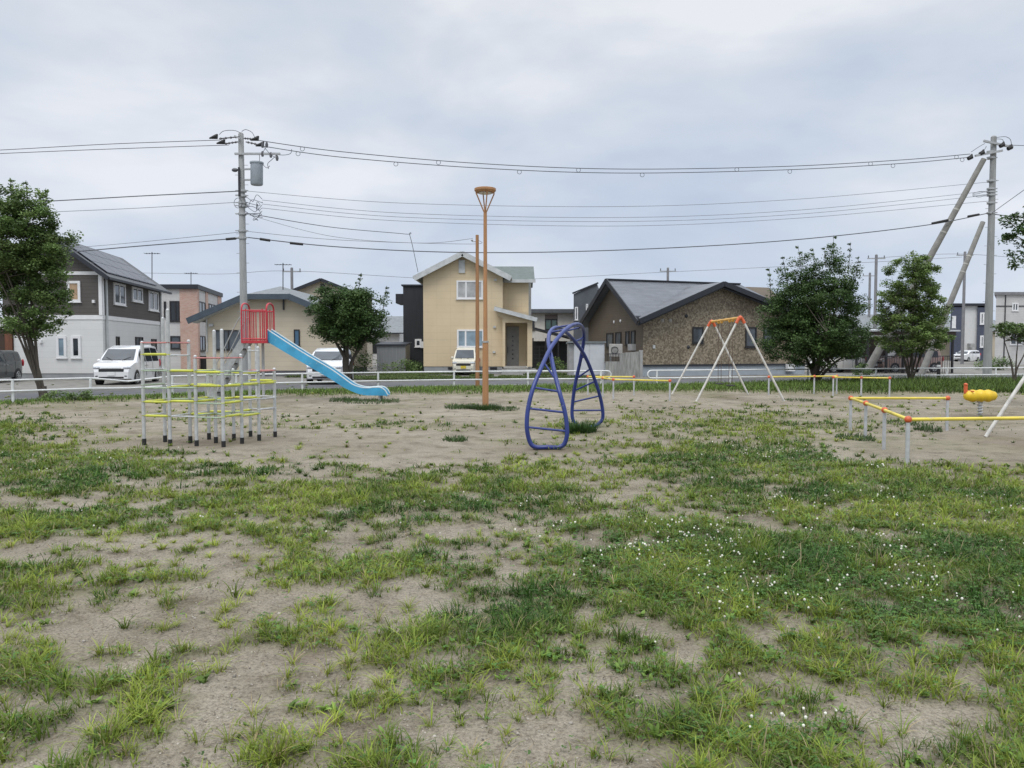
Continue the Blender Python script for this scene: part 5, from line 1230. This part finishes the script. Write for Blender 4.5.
tree('spreading tree reaching in at the right picture edge', b, [blob(1045, 245, 40, 30, b), blob(1018, 235, 18, 7, b), blob(1008, 246, 16, 5, b), blob(1020, 222, 14, 8, b), blob(1016, 262, 14, 7, b), blob(1080, 250, 45, 45, b), blob(1030, 206, 12, 9, b)], 6, 230, 60, .10, DK, .17, .12, 15, (), .3)
b = W(1014, 384, 33.5); b.z = 0
tree('small sapling with wide low crown near right fence end', b, [blob(1014, 328, 20, 5, b), blob(1005, 333, 12, 5, b), blob(1024, 335, 16, 6, b), blob(1000, 326, 8, 3, b)], 3, 60, 50, .11, MD, .2, .05, 21, (), .35)
# bushes and weed clumps (each a plant)
def bush(name, label, cat, base, rx, ry, rz, n, per, ls, col, grp=None):
    t = thing(name, label, cat, base, 0, grp or 'weedy bushes'); R = random.Random(int(base[0]*100)+7); cl_ = []
    for k in range(n):
        v = Vector((R.gauss(0, 1), R.gauss(0, 1), abs(R.gauss(0, 1)))).normalized()*R.random()**.4
        cl_.append((base[0]+v.x*rx, base[1]+v.y*ry, base[2]+.05+v.z*rz, min(rx, rz)*.4))
    mb = MB()
    for c in cl_[:12]: mb.tube([base, Vector(base).lerp(Vector(c[:3]), .6)+Vector((0, 0, .02)), c[:3]], [.012, .01, .005], 5)
    mb.build('stems', bark, t); leaves('foliage', cl_, per, ls, col, t); return t
def blade_plant(label, base, r, hgt, cnt, col):
    a = rng.uniform(0, 6.283, cnt); q = r*np.sqrt(rng.random(cnt)); x = np.cos(a)*q; y = np.sin(a)*q
    V, F_, L, C = blade_mesh(np.stack([x, y, np.zeros(cnt)-.01], 1), hgt*rng.uniform(.4, 1.2, cnt), rng.uniform(.01, .022, cnt), a+rng.normal(0, .5, cnt), rng.uniform(.2, 1.0, cnt), np.array(col)*rng.uniform(.6, 1.4, (cnt, 1)))
    o = np_mesh('weed_clump', V, F_, L, grassmat, C); o.location = base; return tag(o, label, 'plant')
blade_plant('green weed clump between the two feet of the blue climber', G(580, 433), .30, .30, 700, (.055, .11, .03))
blade_plant('grass clump round the foot of the ochre lamp post', G(485, 409), .42, .2, 500, (.04, .08, .022))
b = Vector((W(76, 388, 24.2).x, 24.0, 0)); bush('weed_bush', 'weedy bush against the fence right of the far left tree', 'bush', b, 1.0, .35, .35, 26, 60, .07, MD)
b = Vector((W(866, 375, 39).x, 39.3, 0)); bush('weed_bush', 'leafy bush at the foot of the long slanted pole', 'bush', b, .5, .4, 1.0, 22, 60, .09, MD)
b = Vector((W(398, 372, 50).x, 50.5, 0)); bush('weed_bush', 'overgrown weeds in front of the grey corrugated shed', 'bush', b, 1.5, .5, .9, 30, 50, .12, MD)
b = Vector((W(410, 372, 51).x, 53.5, 0)); bush('weed_bush', 'dark bush at the foot of the black house', 'bush', b, .8, .5, 1.2, 20, 60, .12, DK)
b = Vector((W(558, 372, 50).x, 52, 0)); bush('weed_bush', 'green weeds between the porch and the white shed', 'bush', b, 1.6, .6, .9, 30, 60, .12, LT)
b = Vector((W(1004, 370, 60).x, 60, 0)); bush('weed_bush', 'low green hedge in front of the pale grey building', 'bush', b, 2.2, .6, 1.0, 30, 60, .14, MD)
b = Vector((W(350, 372, 50).x, 50, 0)); bush('weed_bush', 'dark shrub seen under the round tree', 'bush', b, 1.6, .6, 1.6, 30, 60, .14, DK)
b = Vector((W(844, 360, 60).x, 60, 0)); bush('weed_bush', 'yellow green shrub beside the carport', 'bush', b, .9, .6, 1.3, 24, 60, .14, ((.16, .2, .04), (.3, .32, .06)))
b = Vector((W(415, 350, 90).x, 90, 0)); bush('conifer_bush', 'distant bush behind the grey shed', 'bush', b, 1.2, 1, 5.5, 40, 60, .25, DK)

# ------------------------------------------------------------------ utility poles and wires
def upole(label, px, Y, ytop, r0=.19, r1=.12, mat=poleconc, cross=()):
    b = Vector(((px-512)/FPX*Y, Y, 0)); z = W(px, ytop, Y).z; t = thing('utility_pole', label, 'utility pole', b, 0, 'utility poles')
    MB().tube([b, b+Vector((0, 0, z)), b+Vector((0, 0, z+.06))], [r0, r1, r1*.6], 14).build('shaft', mat, t); return t, b, z
YA = 36.0
t, b, z = upole('concrete utility pole with grey transformer behind the slide', 244.6, YA, 134)
def c3(x, y, Y): return W(200+x/9.6, 120+y/9.6, Y)
# transformer
q0 = c3(545, 625, YA-.05); q1 = c3(545, 420, YA-.05); r = 57/9.6*YA/FPX
tr = MB().tube([q0, q0+Vector((0, 0, .04)), q1-Vector((0, 0, .03)), q1], [r*.9, r, r, r*1.0], 20).build('transformer', transf, t)
MB().cyl(q1, q1+Vector((0, 0, .07)), r*1.12, n=20).build('lid', transf, tr)
mb = MB()
for zz in (.25, .75): mb.bar((b.x, YA, q0.z+zz*(q1.z-q0.z)), (q0.x-r+.02, YA-.05, q0.z+zz*(q1.z-q0.z)), .08, .07)
mb.build('transformer_bracket', galv, t)
ca_ = c3(345, 333, YA); cb2 = c3(780, 338, YA)
MB().bar((ca_.x, YA-.16, ca_.z), (cb2.x, YA-.16, ca_.z), .09, .09).build('crossarm', galv, t)
mb = MB()
for xx_, y_ in ((600, 240), (640, 238), (680, 335), (740, 365), (600, 325)): q = c3(xx_, y_, YA-.16); mb.tube([q-Vector((0, 0, .12)), q, q+Vector((0, 0, .12))], [.05, .075, .04], 8)
mb.build('fuse_insulator', insul, t)
mb = MB()
for pts in ([(600, 240), (640, 290), (690, 340), (745, 375)], [(570, 330), (572, 380), (560, 415)], [(660, 470), (650, 420), (690, 380), (740, 330)], [(640, 250), (610, 300), (600, 330)], [(880, 280), (870, 320), (820, 335), (760, 335)], [(590, 415), (640, 460), (670, 440)],
            [(185, 140), (230, 105), (330, 100), (390, 125)], [(400, 110), (440, 92), (500, 120), (525, 170)]):
    mb.tube(spline([c3(x_, y_, YA-.2) for x_, y_ in pts], 5), .014, 5)
mb.build('jumper_wire', wiremat, t)
mb = MB()
for p0, p1 in (((380, 160), (185, 180)), ((365, 210), (240, 228)), ((420, 175), (510, 183)), ((440, 210), (570, 238))): 
    a_ = c3(*p0, YA-.1); b_ = c3(*p1, YA-.1); mb.tube([a_, b_], .03, 6)
    for k in range(4): u = .15+.25*k; mb.tube([a_.lerp(b_, u), a_.lerp(b_, u+.06)], .055, 8)
mb.build('strain_insulator', insul, t)
for x_, y_ in ((135, 165), (205, 215), (530, 183), (580, 238)): q = c3(x_, y_, YA-.1); mb = MB(); mb.tube([q+Vector((-.22, 0, -.05)), q+Vector((.1, 0, .02)), q+Vector((.16, 0, .14))], [.03, .12, .03], 8); mb.build('cable_clamp', blackr, t)
MB().bar(c3(330, 150, YA-.2), c3(385, 180, YA-.2), .06, .06).build('top_bracket', galv, t)
mb = MB(); q = c3(375, 560, YA-.2); MB().cyl(q+Vector((0, 0, -.8)), q+Vector((0, 0, .5)), .05, n=8).build('riser_pipe', darksteel, t)
MB().ball(c3(335, 480, YA-.2), .12, 8, (1.3, .8, .8)).build('side_insulator', insul, t)
# spool insulators & band clamps
mb = MB()
for py in (191, 196, 203, 206, 214, 231, 238): q = W(242.5, py, YA); mb.cyl(q+Vector((0, 0, -.05)), q+Vector((0, 0, .05)), .185, n=14); mb.bar(q+Vector((-.3, -.1, 0)), q+Vector((.3, -.1, 0)), .04, .04)
mb.build('band_clamp', galv, t)
mb = MB()
R = random.Random(3)
for k in range(7):
    s = W(245, 196+3*k, YA-.15); pts = [s]+[W(248+R.uniform(0, 14), 198+3*k+R.uniform(-4, 8), YA-.2) for _ in range(3)]+[W(262, 199+3*k, YA)]
    mb.tube(spline(pts, 5), .013, 5)
mb.tube([W(238+4*math.cos(a), 203+5*math.sin(a), YA-.2) for a in np.linspace(0, 6.283, 16)], .012, 5)
mb.build('service_cable', wiremat, t)
# step bolts
mb = MB()
for k in range(18): zz = 2.5+k*.45; s = 1 if k % 2 else -1; mb.cyl((b.x, YA, zz), (b.x+s*.30, YA, zz), .012, n=5)
mb.build('step_bolt', galv, t)

YR = 40.2
t, b, z = upole('concrete utility pole at right with two braces leaning to it', 987.3, YR, 137, .21, .135)
def c8(x, y, Y): return W(940+x/7.68, 120+y/7.68, Y)
mb = MB(); mb.bar(c8(335, 160, YR-.2), c8(560, 210, YR-.2), .10, .10); mb.build('crossarm', galv, t)
MB().bar(c8(270, 275, YR-.25), c8(480, 235, YR-.25), .10, .10).build('crossarm', galv, t)
for x_, y_ in ((240, 285), (330, 250), (485, 190), (545, 210)): q = c8(x_, y_, YR-.25); MB().tube([q+Vector((-.16, 0, -.08)), q+Vector((0, 0, .0)), q+Vector((.03, 0, .16))], [.10, .12, .03], 8).build('cable_clamp', blackr, t)
mb = MB()
for pts in ([(240, 245), (300, 205), (345, 180)], [(330, 240), (350, 215), (355, 200)], [(430, 135), (500, 128), (540, 150), (550, 200)], [(430, 145), (480, 150), (485, 180)]): mb.tube(spline([c8(x_, y_, YR-.25) for x_, y_ in pts], 5), .014, 5)
for k in range(4): mb.tube(spline([c8(375, 545+k*14, YR-.2), c8(340, 545+k*14+R.uniform(-15, 15), YR-.2), c8(300, 550+k*14, YR-.2), c8(250, 565+k*6, YR-.1)], 4), .012, 5)
mb.build('jumper_wire', wiremat, t)
mb = MB()
for py in (152, 158, 181, 189, 192, 195, 203, 213): q = W(991, py, YR); mb.cyl(q+Vector((0, 0, -.05)), q+Vector((0, 0, .05)), .19, n=14); mb.bar(q+Vector((-.28, -.1, 0)), q+Vector((.26, -.1, 0)), .05, .05)
mb.build('band_clamp', galv, t)
mb = MB()
for k in range(18): zz = 2.2+k*.48; s = 1 if k % 2 else -1; mb.cyl((b.x, YR, zz), (b.x+s*.33, YR, zz), .012, n=5)
mb.build('step_bolt', galv, t)
braceband = M('brace_band', (.42, .41, .37), .6)
def brace(label, a, b_, Y0, Y1, r0, r1):
    p0 = W(a[0], a[1], Y0); p1 = W(b_[0], b_[1], Y1); p0 = p0+(p0-p1)*((p0.z+.1)/(p1.z-p0.z)) if p0.z > -.1 else p0
    t = thing('brace_pole', label, 'brace pole', p0.xy.to_3d(), 0, 'slanted brace poles'); MB().tube([p0, p1], [r0, r1], 12).build('shaft', braceconc, t)
    for u in (.68, .73, .78): q = p0.lerp(p1, u); d = (p1-p0).normalized()*.04; MB().tube([q-d, q+d], r0+(r1-r0)*u+.008, 12).build('band', braceband, t)
brace('long concrete brace leaning onto the top of the right utility pole', (869, 368), (984, 159), 41.0, YR-.35, .21, .13)
brace('shorter concrete brace slanting behind the pale green tree', (921, 375), (983, 222), 45.0, 45.5, .19, .13)
for q in ((874, 255, 330, 78, 'slim distant utility pole above the big dark right tree'), (962, 252, 360, 84, 'distant utility pole between carport and navy apartments'), (293, 268, 300, 75, 'distant utility pole behind the beige bungalow'), (667, 268, 300, 85, 'distant pole head above the brown bungalow roof'), (868, 273, 330, 95, 'faint thin pole left of the slim distant pole')):
    t, b, z = upole(q[4], q[0], q[3], q[1], .17, .13, M('far_pole', (.22, .22, .23), .8))
    MB().bar(b+Vector((-.9, 0, z-.35)), b+Vector((.9, 0, z-.35)), .1, .1).build('crossarm', galv, t)
    mb = MB(); [mb.cyl(b+Vector((s, 0, z-.3)), b+Vector((s, 0, z-.05)), .05, n=6) for s in (-.8, 0, .8)]; mb.build('insulator', insul, t)
antenna(283, 263, 296, 47.5, 'television aerial on the beige bungalow roof')
def wire(label, pts, r=.016, mat=wiremat, sleeves=(), name='overhead_cable', rings=0):
    P = spline([W(a, b_, Y) for a, b_, Y in pts], 14)
    mb = MB(); mb.tube(P, r, 5)
    o = mb.build(name, mat)
    tag(o, label, 'cable', 'overhead cables')
    if sleeves:
        for s in sleeves:
            P2 = [W(a, b_, Y) for a, b_, Y in s]; k = MB(); k.tube(P2, .06, 8); c = k.build('splice_sleeve', blackr); c.parent = o
    if rings:
        for k in range(rings):
            i = int((k+.7)*len(P)/rings) % len(P); q = P[i]; m2 = MB(); m2.tube([q+Vector((.10*math.cos(a), 0, -.09+.10*math.sin(a))) for a in np.linspace(0, 6.283, 12)], .012, 4); c = m2.build('spacer_ring', wiremat); c.parent = o
    return o
Yd = lambda px: YA+(YR-YA)*(px-242)/(991-242)
def span(pts, **k): return [(a, b_, Yd(a)) for a, b_ in pts]
wire('upper of the two top power lines between the main poles', span([(256, 140), (340, 151.5), (480, 163.5), (620, 169), (780, 166.5), (900, 160), (970, 154)]), .019, rings=6)
wire('lower of the two top power lines between the main poles', span([(262, 146), (340, 157), (480, 168), (620, 173), (780, 170), (900, 163.5), (972, 157)]), .019, rings=7)
wire('thin line highest in the middle bundle between the poles', span([(246, 191), (400, 203), (620, 206.5), (800, 199), (989, 182)]), .011, wirelight)
wire('second thin line down in the middle bundle', span([(262, 200), (400, 213), (620, 217.5), (800, 210), (989, 191)]), .011, wirelight)
wire('third thin line down in the middle bundle', span([(262, 204), (400, 217), (620, 221.5), (800, 214), (989, 195)]), .011, wirelight)
wire('lowest thin line in the middle bundle', span([(262, 208), (400, 221), (620, 226), (800, 218), (989, 201)]), .011, wirelight)
wire('thick communications cable sagging low between the main poles', span([(244, 237), (340, 247), (470, 252.5), (620, 250), (780, 241), (920, 226), (989, 213)]), .024, wiremat,
     [[(260, 239, YA), (270, 240.5, YA)], [(290, 243, Yd(290)), (303, 244.3, Yd(300))], [(932, 223.5, Yd(932)), (948, 220, Yd(948))], [(968, 216.5, Yd(968)), (979, 214.5, Yd(979))]])
wire('thin line just above the thick sagging cable', span([(244, 231), (340, 240), (470, 244), (478, 240)]), .011, wirelight)
wire('black service cable from left pole to the cream house', [(246, 213, YA), (330, 227, 40), (405, 234, 46), (410, 236, 46.5), (418, 272, 51)], .018)
wire('pair line at top left running out past the left edge', [(220, 140, YA-.1), (110, 144, 36), (0, 150, 36), (-60, 152, 36)], .016)
wire('second top left line just below the first', [(229, 145, YA-.1), (110, 149, 36), (0, 153.5, 36), (-60, 156, 36)], .016)
wire('thick cable leaving the left pole at transformer height', [(241, 191, YA), (140, 196, 36), (50, 201, 36), (-60, 206, 36)], .024)
wire('thin cable leaving the left pole below the thick one', [(241, 202, YA), (140, 208, 36), (50, 212, 36), (-60, 217, 36)], .013, wirelight)
wire('sleeved cable running left toward the solar roof', [(241, 238, YA), (140, 246, 37), (70, 252, 38), (-60, 262, 38)], .026, wiremat, [[(226, 239.2, 36), (236, 238.4, 36)]])
wire('thin line running left above the sleeved cable', [(241, 232, YA), (140, 242, 37), (70, 248, 38), (-60, 258, 38)], .012, wirelight)
wire('distant line crossing behind the house roofs', [(-40, 268, 90), (200, 274, 85), (293, 271, 75), (480, 280, 80), (667, 272, 85), (874, 262, 78), (962, 257, 84)], .022, wirelight)
wire('power line leaving the right pole at the top right', [(1009, 145, YR-.2), (1060, 147, 40), (1120, 150, 40)], .016)
wire('line rising from right pole toward the upper right edge', [(992, 213, YR), (1024, 190, 33), (1060, 165, 28)], .014)
wire('lower cable leaving the right pole behind the edge tree', [(992, 214, YR), (1024, 218, 40), (1080, 226, 40)], .024)
wire('thin line from the left pole down to the ochre pole', [(246, 214, YA), (330, 236, 35), (420, 243, 34), (473, 238.5, 33)], .010, wirelight)
wire('faint far line at the right between distant poles', [(874, 258, 78), (962, 254, 84), (1060, 262, 84)], .022, wirelight)

# small bollard-like utility marker behind the right fence
b = W(938.5, 375, 41.5); b.z = 0; t = thing('marker_post', 'short black marker post behind the right fence', 'bollard', b)
MB().tube([b, b+Vector((0, 0, .95)), b+Vector((0, 0, 1.0))], [.09, .09, .04], 10).build('post', blackr, t); MB().cyl(b+Vector((0, 0, .7)), b+Vector((0, 0, .8)), .095, n=10).build('reflector_band', whitep, t)

# ------------------------------------------------------------------ sky, sun, camera
w = bpy.data.worlds.new('World'); sc.world = w; w.use_nodes = True; nt = w.node_tree
nt.nodes.clear(); out = nt.nodes.new('ShaderNodeOutputWorld')
SE, SR = math.radians(58), math.radians(200)
sky = nt.nodes.new('ShaderNodeTexSky'); sky.sky_type = 'NISHITA'; sky.sun_disc = False; sky.sun_elevation = SE; sky.sun_rotation = SR
bg1 = nt.nodes.new('ShaderNodeBackground'); bg1.inputs[1].default_value = .08; nt.links.new(sky.outputs[0], bg1.inputs[0])
tc = nt.nodes.new('ShaderNodeTexCoord'); mp = nt.nodes.new('ShaderNodeMapping'); mp.inputs['Scale'].default_value = (1.0, 1.0, 2.6); mp.inputs['Location'].default_value = (.35, .1, .2)
nt.links.new(tc.outputs['Generated'], mp.inputs[0])
n1 = nt.nodes.new('ShaderNodeTexNoise'); n1.inputs['Scale'].default_value = 2.3; n1.inputs['Detail'].default_value = 8; n1.inputs['Roughness'].default_value = .5; n1.inputs['Distortion'].default_value = .15
nt.links.new(mp.outputs[0], n1.inputs['Vector'])
cloud = ramp(nt, n1.outputs['Fac'], [(.30, (.50, .58, .73)), (.42, (.585, .66, .785)), (.53, (.695, .75, .84)), (.64, (.86, .885, .94))])
sp = nt.nodes.new('ShaderNodeSeparateXYZ'); nt.links.new(tc.outputs['Generated'], sp.inputs[0])
up_ = ramp(nt, sp.outputs[2], [(0, (1.04, 1.06, 1.10)), (.10, (1.0, 1.01, 1.03)), (.42, (1, .995, .985)), (1, (3.3, 3.18, 3.0))])
mm = nt.nodes.new('ShaderNodeVectorMath'); mm.operation = 'MULTIPLY'; nt.links.new(cloud, mm.inputs[0]); nt.links.new(up_, mm.inputs[1])
bg2 = nt.nodes.new('ShaderNodeBackground'); bg2.inputs[1].default_value = 1.0; nt.links.new(mm.outputs[0], bg2.inputs[0])
mx = nt.nodes.new('ShaderNodeMixShader'); mx.inputs[0].default_value = .93
nt.links.new(bg1.outputs[0], mx.inputs[1]); nt.links.new(bg2.outputs[0], mx.inputs[2]); nt.links.new(mx.outputs[0], out.inputs[0])
sun = bpy.data.lights.new('sun', 'SUN'); sun.energy = 1.3; sun.angle = math.radians(25); sun.color = (1, .97, .92)
so = bpy.data.objects.new('sun', sun); COL.objects.link(so)
dirv = Vector((math.sin(SR)*math.cos(SE), math.cos(SR)*math.cos(SE), math.sin(SE)))
so.rotation_euler = dirv.to_track_quat('Z', 'Y').to_euler()
cam = bpy.data.cameras.new('camera'); co = bpy.data.objects.new('camera', cam); COL.objects.link(co); sc.camera = co
co.location = (0, 0, H); co.rotation_euler = (math.radians(90)-PITCH, 0, 0)
cam.sensor_fit = 'HORIZONTAL'; cam.sensor_width = 36; cam.lens = FPX/1024*36; cam.clip_start = .05; cam.clip_end = 6000
sc.view_settings.view_transform = 'Standard'; sc.view_settings.look = 'None'; sc.view_settings.exposure = 0; sc.view_settings.gamma = 1
